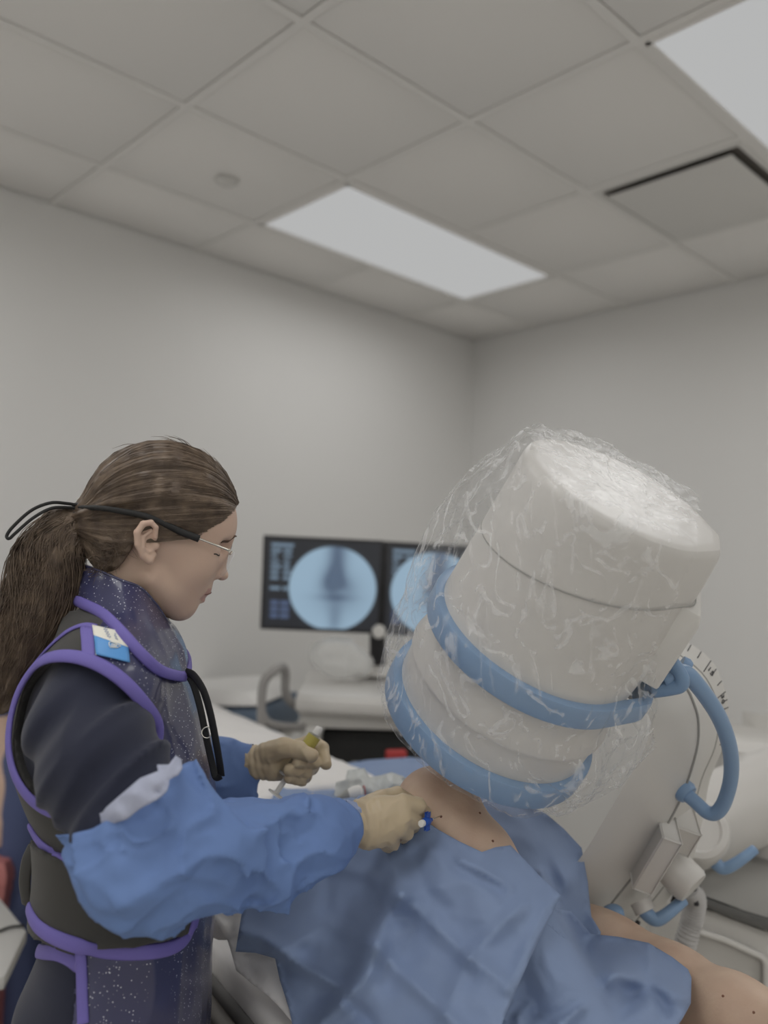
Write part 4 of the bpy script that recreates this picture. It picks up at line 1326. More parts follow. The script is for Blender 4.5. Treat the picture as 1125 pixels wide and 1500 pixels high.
# binding of the armhole, found on the vest's own surface
P_, N_ = [], []
for t in np.linspace(0, 2 * math.pi, 90, endpoint=False):
    x, z = AH_C[0] + (AH_R + .003) * math.cos(t), AH_C[2] + (AH_R + .003) * math.sin(t)
    ys = np.linspace(.82, 1.05, 400)
    v = vest_base(np.stack([np.full(400, x), ys, np.full(400, z)], 1))
    i = int(np.argmax(v < 0)) if (v < 0).any() else 399
    P_.append((x, ys[i] - .001, z)); N_.append((0, -1, 0))
P_ = np.array(P_)
for _ in range(4): P_ = P_ * .5 + (np.roll(P_, 1, 0) + np.roll(P_, -1, 0)) * .25
rad = np.array([[math.cos(t), 0, math.sin(t)] for t in np.linspace(0, 2 * math.pi, 90, endpoint=False)])
def nrm_at(P):
    e = 1e-3; g = np.stack([vest_base(P + np.eye(3)[k] * e) - vest_base(P - np.eye(3)[k] * e) for k in range(3)], 1)
    return g / np.linalg.norm(g, axis=1)[:, None]
NA = nrm_at(P_)
tube('armhole_binding', P_ + rad * .004 + NA * .001, 0.0080, M_purple, vest_b, seg=10, flat=0.42, up=NA, closed=True)
def binding(name, pix, r, parent, n=60, flat=.4, off=.0015, bv=None):
    P, N = lay_curve(bv or vb, pix, n, off)
    if len(P) < 4: return None
    return tube(name, P, r, M_purple, parent, seg=10, flat=flat, up=N)
binding('neck_binding', [(34, 1003), (48, 978), (70, 952), (98, 927), (122, 917), (140, 919)], .0042, vest_b)
# double seam beside the tag
for k in range(3):
    binding('seam_tape', [(122 + 5 * k, 919 + k), (124 + 5 * k, 942), (125 + 5 * k, 963)], .0034, vest_f, 16, .25)
binding('side_binding', [(121, 1186), (121, 1215), (122, 1262)], .0062, vest_f, 24)
binding('side_binding', [(118, 1385), (120, 1420), (121, 1460), (122, 1499)], .0064, vest_f, 30)
# tag on the shoulder: white upper half with blue print, blue lower half with a crest
def patch(name, c00, c10, c11, c01, m, off, parent, nu=9, nv=9):
    V, F = [], []
    c = [np.array(x, float) for x in (c00, c10, c11, c01)]
    for j in range(nv):
        for i in range(nu):
            u, v = i / (nu - 1), j / (nv - 1)
            q = (c[0] * (1 - u) + c[1] * u) * (1 - v) + (c[3] * (1 - u) + c[2] * u) * v
            p, nn = cast(vb, q[0], q[1])
            if nn @ (np.array([0, 0, CAMZ]) - p) < 0: nn = -nn
            V.append(p + nn * off)
    for j in range(nv - 1):
        for i in range(nu - 1):
            F.append((j * nu + i, j * nu + i + 1, (j + 1) * nu + i + 1, (j + 1) * nu + i))
    V = np.array(V).reshape(nv, nu, 3)
    for _ in range(3): V[1:-1, 1:-1] = (V[:-2, 1:-1] + V[2:, 1:-1] + V[1:-1, :-2] + V[1:-1, 2:]) / 4
    o = obj(name, py_mesh(name, V.reshape(-1, 3), F), m, parent)
    md = o.modifiers.new('t', 'SOLIDIFY'); md.thickness = .0008; md.offset = 0
    return o
M_tagw = mat('tag_white', srgb(178, 176, 166, 2.0), .5); M_tagb = mat('tag_blue', srgb(68, 116, 164, 2.0), .45); M_tagi = mat('tag_print', srgb(90, 110, 150, 1.6), .5)
tagp = patch('shoulder_tag_white', (136, 919), (178, 929), (186, 951), (138, 934), M_tagw, .0035, vest_f)
tagq = patch('shoulder_tag_blue', (138, 933.5), (186, 951), (188, 972), (141, 961), M_tagb, .0035, vest_f)
def ontag(px, py, off=.0045):
    p, nn = cast(vb, px, py)
    if nn @ (np.array([0, 0, CAMZ]) - p) < 0: nn = -nn
    return p + nn * off, nn
def tagtext(s, size, p, q, m, name):
    a, n0 = ontag(*p); b, _ = ontag(*q)
    ex = unit(b - a)
    text_mesh(name, s, size, (a + b) / 2 + n0 * .001, ex, np.cross(n0, ex), m, tagq, .0002)
for x0, y0, x1, y1, n_, am in ((153, 923, 160, 938, 26, 2.2), (166.5, 932, 170, 941, 14, 1.3)):      # blurred script
    sq = []
    for k in range(n_):
        t = k / (n_ - 1); sg = am * math.sin(t * n_ * 1.1)
        sq.append(ontag(x0 + (x1 - x0) * t + sg, y0 + (y1 - y0) * t - sg * .4, .0044)[0])
    tube('tag_script', np.array(sq), .0003, M_tagi, tagp, seg=4)
tagtext('B', .009, (166, 946), (164, 953), M_tagw, 'tag_crest_letter')
cr = [(159, 945), (162, 943.5), (168, 946), (175, 950), (170, 952), (161, 951.5), (159, 948)]
tube('tag_crest_outline', np.array([ontag(*q)[0] for q in cr]), .0006, M_tagw, tagq, seg=5, closed=True)

# ---- waist belt
def plane_y(pa, pb, pc):
    a, b, c = W(*pa), W(*pb), W(*pc)
    n = unit(np.cross(b - a, c - a)); return a, n if n[2] > 0 else -n
bt_a, bt_n = plane_y((45, 1222, D0), (110, 1264, .965), (200, 1296, .965))
bb_a, bb_n = plane_y((35, 1335, D0), (120, 1390, .96), (255, 1392, .965))
def belt_sdf(P):
    d = vest_base(P) - 0.008 - .002 * noise(np.stack([P[:, 0] * 9, P[:, 1] * 9, P[:, 2] * 12], 1), 61)
    d = np.maximum(d, (P - bt_a) @ bt_n)
    d = np.maximum(d, -(P - bb_a) @ bb_n)
    # rounded front end on the near side
    u, v = PX(P)
    e = np.where(P[:, 1] < D0, u - 296, u - 300)
    return smax(d, e * .0008, .02)
belt = sdf_mesh('waist_belt', belt_sdf, (-0.60, 0.86, 0.92), (-0.17, 1.40, 1.22), 0.0042, 0.01, M_black, person)
bv2 = bvh_of([belt, vest_f, vest_b])
binding('belt_top_binding', [(46, 1212), (58, 1232), (78, 1250), (110, 1265), (150, 1280), (180, 1288)], .0075, belt, 50, .4, .0015, bv2)
binding('belt_bottom_binding', [(40, 1322), (48, 1345), (62, 1362), (90, 1377), (130, 1389), (180, 1395), (230, 1393), (262, 1383), (280, 1362), (289, 1335)], .0085, belt, 70, .4, .001, bv2)
sb = bvh_of([shirt, vest_f, vest_b, belt])
binding('belt_tail', [(40, 1330), (38, 1352), (36, 1372), (44, 1386), (62, 1394), (85, 1396), (105, 1405), (118, 1416)], .0080, belt, 50, .35, .003, sb)
tube('back_strap', np.array([W(*q) for q in catmull([(50, 1238, 1.06), (40, 1262, 1.05), (36, 1295, 1.05), (40, 1325, 1.06)], 20)]), .009, M_black, belt, seg=8, flat=.3)

# ---- neck collar (thyroid shield) with bib
top = [(121, 826, 1.12), (128, 830, 1.075), (150, 838, 1.052), (178, 850, 1.046), (206, 861, 1.055), (228, 884, 1.075), (244, 908, 1.10), (249, 912, 1.125), (240, 900, 1.16), (205, 865, 1.185), (165, 846, 1.19), (135, 832, 1.165)]
mid = [(112, 856, 1.12), (120, 862, 1.055), (152, 882, 1.030), (186, 900, 1.022), (216, 922, 1.028), (240, 940, 1.045), (256, 948, 1.075), (266, 946, 1.12), (262, 930, 1.18), (225, 900, 1.215), (170, 875, 1.22), (128, 858, 1.18)]
bot = [(104, 876, 1.12), (119, 883, 1.045), (150, 899, 1.012), (178, 926, .998), (206, 957, .995), (232, 980, 1.005), (256, 989, 1.035), (274, 988, 1.10), (274, 960, 1.20), (240, 935, 1.245), (175, 905, 1.245), (124, 882, 1.19)]
def closed_cr(P, n):
    P = np.array(P); m = len(P)
    Q = np.concatenate([P[-2:], P, P[:3]])
    C = catmull(Q, (len(Q) - 1) * 10 + 1)
    C = C[20:20 + m * 10]
    return C
def lift(X, gap):
    out_ = []
    for px, py, d in X:
        p, _n = cast(vb, px, py)
        out_.append((px, py, min(d, p[1] - gap) if p is not None and d < D0 else d))
    return out_
mid = lift(mid, .008); bot = lift(bot, .010)
rt, rm, rb = [np.array([W(*q) for q in closed_cr(X, 1)]) for X in (top, mid, bot)]
L = []
for t in np.linspace(0, 1, 22):
    a = rt * (1 - t) * (1 - 2 * t) + rm * 4 * t * (1 - t) + rb * t * (2 * t - 1)
    k = math.sin(math.pi * t)
    cen = a.mean(0)
    dr = a - cen; dr[:, 2] = 0; dr /= np.linalg.norm(dr, axis=1)[:, None]
    w_ = .011 * k * ridged(np.stack([a[:, 0] * 16, a[:, 1] * 16, a[:, 2] * 9 + a[:, 0] * 12], 1), 71, 2) * .5
    L.append(a + dr * w_[:, None])
L2 = L + [L[-1] - np.array([0, 0, .001])] 
inner = [a + (a.mean(0) - a) * np.array([.06, .06, 0]) for a in L]
collar = rings('neck_collar', L + inner[::-1], M_vinyl, person, cap=False)
Nup = rb - rb.mean(0); Nup[:, 2] = .02
tube('collar_binding', rb, .0068, M_purple, collar, seg=10, flat=.55, up=Nup, closed=True)
tube('collar_top_edge', rt, .0018, M_vinyl, collar, seg=6, closed=True)
# black straps hanging from the collar front
def ribbon(name, pts, wdt, m, parent, n=40, side=None, th=.0012):
    C = np.array([W(*q) for q in catmull(pts, n)])
    Tn = np.gradient(C, axis=0); Tn /= np.linalg.norm(Tn, axis=1)[:, None]
    S_ = np.cross(Tn, side if side is not None else [0, 1.0, 0]); S_ /= np.linalg.norm(S_, axis=1)[:, None]
    return tube(name, C, wdt / 2, m, parent, seg=8, flat=2 * th / wdt, up=np.cross(S_, Tn))
lan = empty('collar_strap', W(280, 990, 1.08), 'black webbing strap loop hanging from the front of the navy neck collar', 'strap')
ribbon('strap_loop', [(272, 984, 1.08), (284, 990, 1.07), (298, 1012, 1.06), (308, 1045, 1.055), (316, 1085, 1.055), (322, 1120, 1.06), (324, 1136, 1.065)], .0105, M_cord, lan, side=[0.35, 1, 0])
ribbon('strap_loop', [(324, 1137, 1.065), (316, 1138, 1.068), (310, 1115, 1.07), (302, 1080, 1.07), (294, 1040, 1.07), (284, 1005, 1.075), (274, 986, 1.08)], .0085, M_cord, lan, side=[-.3, 1, 0])
th = np.linspace(0, 2 * math.pi, 20, endpoint=False)
tube('strap_ring', np.array([W(303, 1073, 1.066) + .0065 * np.array([math.cos(a), .3 * math.sin(a), math.sin(a)]) for a in th]), .0009, M_metal, lan, seg=6, closed=True)

# ---- blue gown sleeves, folded lining, knit cuffs, gloves
def sleeve_near(P):
    c = s_chain(P, [W(196, 1170, .920), W(222, 1232, .915), W(245, 1268, .915)], [.060, .072, .064], .03)
    c = smin(c, s_chain(P, [W(245, 1262, .92), W(310, 1262, .950), W(385, 1250, .99)], [.066, .060, .054], .03), .025)
    c = smin(c, s_chain(P, [W(385, 1248, .99), W(450, 1228, 1.03), W(492, 1213, 1.06)], [.053, .046, .029], .03), .02)
    q = P * 1.0
    ax = unit(W(490, 1213, 1.06) - W(245, 1262, .92))
    t = (P - W(245, 1262, .92)) @ ax
    a = np.stack([P[:, 0] * 13 + P[:, 2] * 9, P[:, 1] * 12, P[:, 2] * 13 - P[:, 0] * 6], 1)
    wf = np.clip(np.linalg.norm(P - W(497, 1212, 1.065), axis=1) / .09, .05, 1)
    c = c - wf * (.014 * (ridged(a * .7, 81, 1) * .7 - .3) + .015 * fold(a * .75, 84) + .008 * fold(a * 1.6 + 5, 86) + .0035 * fold(a * 3.0, 88) - .008)
    # opening at the upper arm: slanting plane
    u, v = PX(P)
    lim = np.interp(u, [100, 135, 180, 235, 270, 320], [1222, 1214, 1188, 1150, 1118, 1100])
    return np.maximum(c, (lim - v) * .0008)
sl_n = sdf_mesh('gown_sleeve', sleeve_near, *box_of([W(90, 1080, .80), W(520, 1380, .80), W(90, 1080, 1.16), W(530, 1380, 1.16)], 0.0), .0036, .014, M_gown, person)
tag(sl_n, 'pale blue disposable gown sleeve on the near arm')
def sleeve_far(P):
    c = s_chain(P, [W(225, 1150, 1.32), W(262, 1185, 1.33)], [.06, .058], .02)
    c = smin(c, s_chain(P, [W(262, 1180, 1.33), W(318, 1142, 1.325), W(362, 1118, 1.308)], [.058, .052, .028], .03), .02)
    c = smin(c, s_sphere(P, W(340, 1135, 1.315), .036), .02)
    a = np.stack([P[:, 0] * 15, P[:, 1] * 13, P[:, 2] * 15 + P[:, 0] * 6], 1)
    wf = np.clip(np.linalg.norm(P - W(366, 1116, 1.306), axis=1) / .06, .05, 1)
    return c - wf * (.012 * (ridged(a * .8, 85, 1) * .55 - .3) + .009 * fold(a, 87) + .004 * fold(a * 2, 89))
tag(sdf_mesh('gown_sleeve', sleeve_far, *box_of([W(160, 1050, 1.22), W(395, 1260, 1.22), W(160, 1050, 1.45), W(395, 1270, 1.45)], 0.0), .004, .012, M_gown, person), 'blue disposable gown sleeve on the far arm')
sheet('sleeve_lining', [(112, 1217), (116, 1206), (128, 1196), (150, 1190), (155, 1183), (178, 1163), (205, 1140), (232, 1129), (231, 1120), (247, 1120), (258, 1107), (266, 1112), (267, 1124), (262, 1134), (248, 1142), (244, 1158), (232, 1170), (206, 1184), (186, 1200), (165, 1207), (145, 1206), (136, 1216), (124, 1226)],
      [(112, 1217, .905), (124, 1224, .875), (128, 1196, .88), (150, 1190, .853), (155, 1205, .848), (178, 1163, .845), (186, 1198, .838), (205, 1140, .848), (215, 1170, .834), (232, 1128, .858), (240, 1150, .842), (258, 1108, .890), (266, 1112, .905), (262, 1134, .875), (247, 1122, .868), (195, 1160, .832), (168, 1188, .838), (225, 1140, .842)],
      M_lining, sl_n, step=5, smooth=2, wob=.003, wsc=45)
for c0, c1, r in ((W(498, 1212, 1.065), W(513, 1210, 1.078), .0325), (W(362, 1117, 1.309), W(373, 1115, 1.304), .0275)):
    ax = unit(c1 - c0); e_ = unit(np.cross(ax, [0, 1, 0])); g_ = np.cross(ax, e_)
    L = []
    for k in range(9):
        t = k / 8
        rr = r * (1 - .10 * t) * (1 + .035 * math.sin(k * 2.4))
        L.append(np.array([c0 + (c1 - c0) * t + rr * (1 + .04 * math.sin(a * 14)) * (math.cos(a) * e_ * 1.02 + math.sin(a) * g_ * .8) for a in np.linspace(0, 2 * math.pi, 64, endpoint=False)]))
    rings('knit_cuff', L, M_knit, person, cap=False)
def glove(HD, wr, seed):
    def f(P):
        d = hand_sdf(P, HD)
        d = smin(d, s_cap(P, wr, W(*HD['palm'][0][0]), .0255, .0225), .012)
        w0 = W(*HD['palm'][0][0]); ax = unit(W(*HD['palm'][0][1]) - wr)
        t = (P - w0) @ ax
        wrist = np.exp(-((t + .0) / .022) ** 2)
        d = d - .0009 * wrist * np.sin(t * 620 + 2.5 * noise(P * 55, seed)) 
        d = d - .0011 * ridged(np.stack([P[:, 0] * 60 + P[:, 2] * 40, P[:, 1] * 40, P[:, 2] * 70 - P[:, 0] * 30], 1), seed, 1)
        return d
    pts = [W(*p) for a in HD['palm'] for p in a[:2]] + [W(*p) for c in HD['fingers'] for p in c[0]] + [wr]
    lo, hi = box_of(pts, .032)
    return sdf_mesh('glove', f, lo, hi, .0014, .003, M_glove, person)
glove(NH, W(498, 1211, 1.068), 91)
glove(FH, W(364, 1117, 1.308), 93)

# ---- syringe in the far hand
M_clear = mat('clear_plastic', (0.86, 0.87, 0.87), .15, transmission=.75, ior=1.2)
M_fluid = mat('yellow_fluid', srgb(150, 142, 78, 2.0), .2, transmission=.25, ior=1.3)
M_rub = mat('grey_rubber', (.10, .10, .105), .5)
s0, s1 = W(403, 1164, 1.272), W(470, 1064, 1.290)
sx = unit(s1 - s0); SL = np.linalg.norm(s1 - s0)
sy = empty('syringe', s0, 'clear plastic syringe with yellowish fluid held in the far gloved hand', 'syringe')
lathe('plunger_disc', [(.001, 0), (.0125, 0), (.0125, .002), (.001, .0022)], s0, sx, mat('white_plastic', (.8, .79, .76), .4), sy)
for a in (0, 1):
    e_ = unit(np.cross(sx, [0, 1, .2])); g_ = np.cross(sx, e_); q = (e_, g_)[a]
    boxm('plunger_rib', s0 + sx * .035, (sx, q, np.cross(sx, q)), (.066, .008, .0012), mat('white_plastic', (0, 0, 0)), sy, .0003)
lathe('barrel_flange', [(.006, .030), (.0145, .030), (.0145, .0325), (.006, .0325)], s0, sx, M_clear, sy)
lathe('barrel', [(.0085, .031), (.0100, .031), (.0100, SL - .016), (.0085, SL - .0155), (.003, SL - .011), (.003, SL - .009), (.001, SL - .009)], s0, sx, M_clear, sy)
lathe('stopper', [(.001, SL - .050), (.0090, SL - .050), (.0094, SL - .047), (.0086, SL - .045), (.0094, SL - .043), (.001, SL - .040)], s0, sx, M_rub, sy)
lathe('fluid', [(.001, SL - .040), (.0103, SL - .040), (.0106, SL - .017), (.001, SL - .016)], s0, sx, M_fluid, sy)
lathe('tip_cap', [(.001, SL - .015), (.0062, SL - .015), (.0062, SL - .004), (.0050, SL - .002), (.001, SL - .001)], s0, sx, mat('frosted_plastic', (.78, .77, .74), .35), sy, 14)
# ------------------------------------------------------------------ procedure table
TZ = 0.88
TD = unit([0.53, -0.85, 0]); TN = np.array([0.85, 0.53, 0]); TN = unit(TN)
TE = np.array([-0.213, 1.287, 0.0])
def TP(s, w, z): return TE + TD * s + TN * w + np.array([0, 0, z])
M_rail = mat('table_rail', srgb(84, 81, 77, 2.0), .4)
M_pad = mat('table_pad', (.15, .145, .14), .5)
M_sheetw = mat('white_sheet', srgb(164, 162, 160, 2.05), .85, bump=(30, .15))
M_drape = mat('blue_drape', srgb(109, 124, 151, 1.58), .72, bump=(1400, .2), vary=(6, .3, srgb(104, 119, 147, 1.58)))
tb = empty('procedure_table', TP(-.3, .3, 0), 'padded procedure table with a dark side rail and white sheet under the patient', 'table')
TAX = (TD, TN, UP)
boxm('table_top', TP(-.45, .30, TZ - .045), TAX, (2.1, .60, .045), M_pad, tb, .012)
boxm('mattress', TP(-.45, .30, TZ - .012), TAX, (2.08, .585, .05), M_sheetw, tb, .018, 3)
boxm('side_rail', TP(-.45, -.018, TZ - .055), TAX, (2.0, .028, .042), M_rail, tb, .006)
boxm('side_rail', TP(-.45, .618, TZ - .055), TAX, (2.0, .028, .042), M_rail, tb, .006)
boxm('rail_clamp', TP(.12, -.035, TZ - .055), TAX, (.022, .020, .075), M_ink, tb, .003)
boxm('lifting_column', TP(-.85, .30, .46), TAX, (.36, .30, .74), M_white2, tb, .03)
boxm('table_base', TP(-.75, .30, .06), TAX, (.95, .5, .12), M_white2, tb, .03)
sheet('hanging_sheet', [(308, 1338), (360, 1336), (356, 1375), (372, 1390), (404, 1400), (416, 1440), (432, 1490), (440, 1510), (424, 1492), (404, 1470), (394, 1460), (372, 1443), (346, 1422), (340, 1400), (333, 1377), (320, 1377), (308, 1372)],
      [(308, 1338, 1.30), (360, 1336, 1.31), (308, 1372, 1.305), (320, 1377, 1.30), (326, 1355, 1.275), (333, 1377, 1.285), (338, 1350, 1.30), (345, 1395, 1.255), (356, 1375, 1.27), (346, 1422, 1.235), (372, 1443, 1.205), (370, 1412, 1.235), (390, 1425, 1.205), (404, 1400, 1.23), (416, 1440, 1.18), (400, 1455, 1.17), (424, 1492, 1.12), (440, 1510, 1.10)],
      M_sheetw, tb, step=5, smooth=2, wob=.004, wsc=30, seed=12)

# ------------------------------------------------------------------ patient
patient = empty('person', TP(-.2, .3, TZ), 'patient lying on the table under the blue drape, bare bent knee and shin showing', 'person')
M_pskin = mat('patient_skin', srgb(156, 137, 120, 1.95), .5, sss=.05, vary=(22, .25, srgb(142, 119, 104, 1.95)), bump=(240, .15))
KN = W(646, 1189, 1.195)
def patient_sdf(P):
    d = s_chain(P, [TP(-.52, .24, TZ + .075), W(545, 1235, 1.40), KN], [.068, .062, .054], .03)
    d = smin(d, s_ell(P, W(634, 1178, 1.185), np.array([.050, .05, .048])), .02)
    d = smin(d, s_chain(P, [KN, W(697, 1255, 1.15), W(745, 1330, 1.105), W(880, 1560, 1.0)], [.050, .049, .050, .036], .02), .025)
    d = smin(d, s_chain(P, [TP(-.52, .40, TZ + .085), W(880, 1402, 1.285), W(985, 1455, 1.18), W(1075, 1496, 1.10), W(1260, 1580, .96)], [.085, .060, .056, .052, .034], .03), .03)
    d = smin(d, s_ell(P, TP(-.62, .31, TZ + .10), np.array([.14, .14, .075])), .05)
    d = smin(d, s_chain(P, [TP(-.70, .31, TZ + .08), TP(-1.15, .31, TZ + .09)], [.085, .090], .03), .05)
    d = smin(d, s_cap(P, TP(-1.28, .31, TZ + .1), TP(-1.36, .31, TZ + .12), .05, .05), .03)
    d = smin(d, s_ell(P, TP(-1.42, .31, TZ + .125), np.array([.085, .10, .10])), .02)
    d = smin(d, s_cap(P, TP(-1.2, .17, TZ + .08), TP(-.82, .19, TZ + .07), .045, .035), .03)
    d = smin(d, s_cap(P, TP(-1.2, .45, TZ + .08), TP(-.82, .43, TZ + .07), .045, .035), .03)
    # feet
    f1 = W(880, 1560, 1.0); f2 = W(1260, 1580, .96)
    d = smin(d, s_cap(P, f1, f1 + np.array([.08, -.10, -.02]), .034, .026), .02)
    d = smin(d, s_cap(P, f2, f2 + np.array([.06, -.06, .10]), .034, .024), .02)
    d = d - .0035 * noise(P * 16, 14)
    return d
sdf_mesh('body', patient_sdf, (-1.25, .62, .80), (.72, 2.75, 1.30), .0058, .01, M_pskin, patient)
pb = bvh_of([patient.children[0]])
for px, py in ((703, 1191), (696, 1160), (722, 1232), (1059, 1459), (1104, 1483)):
    p, nn = cast(pb, px, py)
    if p is not None: tag(lathe('mole', [(.0004, .0010), (.0014, .0008), (.002, -.0006), (.0005, -.001)], p, nn, mat('mole_brown', srgb(92, 62, 48, 1.8), .6), patient, 8))
p, nn = cast(pb, 646, 1196)
lathe('puncture', [(.0004, .0006), (.0016, .0004), (.002, -.0006), (.0005, -.001)], p, nn, mat('blood', (.10, .012, .01), .4), patient, 8)

# blue surgical drape: front panel, far panel, foot panel
drape = empty('surgical_drape', W(640, 1300, 1.1), 'large creased blue paper drape tented over the raised knee and table', 'surgical drape')
def creases(lines):
    def f(Q, P):
        out = np.zeros(len(Q))
        for pts, amp, wd in lines:
            best = np.full(len(Q), 1e9)
            for a, b in zip(pts[:-1], pts[1:]):
                a = np.array(a, float); b = np.array(b, float); e = b - a
                t = np.clip(((Q - a) @ e) / (e @ e), 0, 1)
                best = np.minimum(best, np.linalg.norm(Q - a - t[:, None] * e, axis=1))
            out -= 1.9 * amp * np.maximum(0, 1 - best / wd) ** 1.3
        return out
    return f
SKIN = [(588, 1158), (612, 1141), (640, 1116), (672, 1118), (694, 1160), (704, 1200), (735, 1246), (706, 1262), (640, 1232), (600, 1204)]      # where the knee comes through
sheet('drape_panel', [(392, 1236), (362, 1318), (355, 1332), (345, 1394), (375, 1396), (403, 1404), (410, 1436), (424, 1480), (440, 1560), (700, 1600), (735, 1500), (776, 1405), (822, 1312), (790, 1282), (748, 1238), (726, 1241), (706, 1248), (672, 1232), (640, 1214), (618, 1200), (596, 1204), (560, 1208), (500, 1205), (440, 1215)],
      [(392, 1236, 1.33), (362, 1318, 1.27), (355, 1332, 1.25), (345, 1394, 1.215), (354, 1366, 1.205), (403, 1404, 1.19), (407, 1388, 1.150), (380, 1375, 1.185), (410, 1436, 1.165), (424, 1480, 1.12), (440, 1560, 1.04), (700, 1600, .86), (735, 1500, .93), (776, 1405, 1.00), (822, 1312, 1.055), (790, 1282, 1.075),
       (748, 1238, 1.105), (706, 1248, 1.085), (672, 1232, 1.105), (640, 1214, 1.125), (618, 1200, 1.14), (596, 1204, 1.150), (560, 1208, 1.19), (500, 1205, 1.24), (440, 1215, 1.29),
       (587, 1312, 1.065), (551, 1385, 1.035), (539, 1426, 1.03), (508, 1464, 1.035), (470, 1510, 1.06), (581, 1421, 1.030), (654, 1487, .955), (688, 1403, 1.005), (475, 1353, 1.150), (482, 1284, 1.215), (440, 1372, 1.145), (492, 1442, 1.085), (450, 1430, 1.11), (520, 1340, 1.115), (530, 1290, 1.15), (550, 1250, 1.15),
       (600, 1255, 1.115), (640, 1300, 1.045), (650, 1260, 1.075), (690, 1290, 1.045), (740, 1330, 1.03), (720, 1380, 1.01), (640, 1370, 1.035), (610, 1440, .995), (560, 1480, 1.0), (620, 1345, 1.060), (700, 1460, .955), (560, 1340, 1.085), (510, 1400, 1.085)],
      M_drape, drape, step=6, smooth=2, wob=.003, wsc=22, seed=5, fine=.004, avoid=lambda Q, P: patient_sdf(P),
      extra=creases([([(587, 1312), (640, 1360), (688, 1403), (740, 1442)], .008, 22), ([(587, 1312), (562, 1355), (551, 1385), (539, 1426), (508, 1464), (470, 1500)], .010, 24), ([(475, 1353), (430, 1385), (407, 1391)], .008, 20),
                     ([(482, 1284), (475, 1353)], -.006, 16), ([(475, 1353), (520, 1372), (551, 1385), (581, 1421), (620, 1455), (654, 1487), (680, 1510)], .006, 20), ([(354, 1366), (385, 1372), (407, 1391), (450, 1418), (492, 1442)], .009, 16),
                     ([(688, 1403), (668, 1450), (654, 1487)], .005, 22), ([(560, 1228), (575, 1270), (587, 1312)], .006, 20), ([(640, 1235), (665, 1268), (700, 1285), (735, 1300)], -.006, 14), ([(676, 1262), (710, 1278), (745, 1300)], .006, 14),
                     ([(490, 1270), (540, 1282), (587, 1312)], .004, 18), ([(688, 1403), (730, 1360), (760, 1330)], .006, 20), ([(610, 1250), (620, 1300), (650, 1330)], -.005, 18), ([(508, 1464), (545, 1500)], -.006, 14), ([(800, 1330), (745, 1450)], .004, 16)]))
sheet('drape_panel', [(362, 1262), (376, 1200), (388, 1163), (440, 1143), (480, 1122), (540, 1113), (600, 1109), (640, 1112), (690, 1150), (712, 1163), (758, 1172), (800, 1192), (826, 1214), (852, 1242), (861, 1290), (866, 1342), (880, 1365), (870, 1400), (820, 1370), (740, 1300), (600, 1280), (480, 1270)],
      [(362, 1262, 1.50), (376, 1200, 1.70), (388, 1163, 1.88), (440, 1143, 2.02), (480, 1122, 2.12), (540, 1113, 2.14), (600, 1109, 2.12), (640, 1112, 2.0), (690, 1150, 1.55), (712, 1163, 1.42), (758, 1172, 1.38), (800, 1192, 1.355), (826, 1214, 1.345), (852, 1242, 1.34), (861, 1290, 1.31), (866, 1342, 1.275), (880, 1365, 1.26), (870, 1400, 1.24),
       (820, 1370, 1.22), (740, 1300, 1.22), (700, 1260, 1.26), (600, 1280, 1.27), (480, 1270, 1.45), (470, 1170, 1.72), (520, 1165, 1.62), (560, 1165, 1.54), (610, 1160, 1.50), (450, 1195, 1.70), (430, 1160, 1.90), (500, 1140, 1.86), (580, 1135, 1.80), (640, 1150, 1.5), (660, 1200, 1.36), (730, 1215, 1.30), (780, 1240, 1.285), (740, 1190, 1.35), (800, 1270, 1.265), (830, 1300, 1.26), (780, 1215, 1.325), (820, 1250, 1.30), (550, 1220, 1.42), (620, 1210, 1.36)],
      M_drape, drape, step=6, smooth=2, wob=.004, wsc=18, seed=6, fine=.004, holes=[SKIN], avoid=lambda Q, P: np.where((Q[:, 0] < 640) | (Q[:, 0] > 790), patient_sdf(P), 1),
      extra=creases([([(712, 1175), (760, 1200), (800, 1240), (830, 1290)], .008, 22), ([(758, 1172), (790, 1225), (815, 1290)], -.006, 18), ([(430, 1150), (470, 1165), (500, 1190)], .012, 16), ([(400, 1180), (470, 1165), (540, 1140)], .010, 16), ([(480, 1125), (500, 1150), (490, 1180)], -.01, 16)]))
sheet('drape_panel', [(776, 1390), (812, 1330), (838, 1336), (866, 1368), (905, 1372), (950, 1381), (985, 1402), (1008, 1420), (1013, 1432), (1012, 1470), (1000, 1492), (980, 1520), (930, 1600), (690, 1620), (735, 1500)],
      [(776, 1390, 1.05), (812, 1330, 1.12), (838, 1336, 1.17), (866, 1368, 1.23), (905, 1372, 1.215), (950, 1381, 1.185), (985, 1402, 1.15), (1008, 1420, 1.125), (1013, 1432, 1.105), (1012, 1470, 1.055), (1000, 1492, 1.02), (980, 1520, 1.0), (930, 1600, .93), (690, 1620, .88), (735, 1500, .985),
       (805, 1412, 1.09), (835, 1425, 1.10), (880, 1395, 1.165), (948, 1385, 1.17), (950, 1430, 1.085), (900, 1430, 1.055), (870, 1430, 1.07), (845, 1470, 1.01), (900, 1500, .995), (960, 1470, 1.03), (800, 1470, 1.045), (770, 1500, .985), (830, 1500, .985), (930, 1455, 1.075), (820, 1440, 1.06), (990, 1445, 1.07)],
      M_drape, drape, step=6, smooth=2, wob=.003, wsc=24, seed=7, fine=.004, avoid=lambda Q, P: patient_sdf(P),
      extra=creases([([(951, 1382), (950, 1432)], .006, 14), ([(835, 1432), (900, 1428), (945, 1440), (1000, 1462)], .010, 16), ([(900, 1430), (860, 1470), (820, 1500)], .012, 20), ([(948, 1435), (975, 1480)], -.008, 16), ([(805, 1410), (800, 1450), (760, 1490)], .010, 16), ([(860, 1380), (845, 1420)], -.008, 20)]))

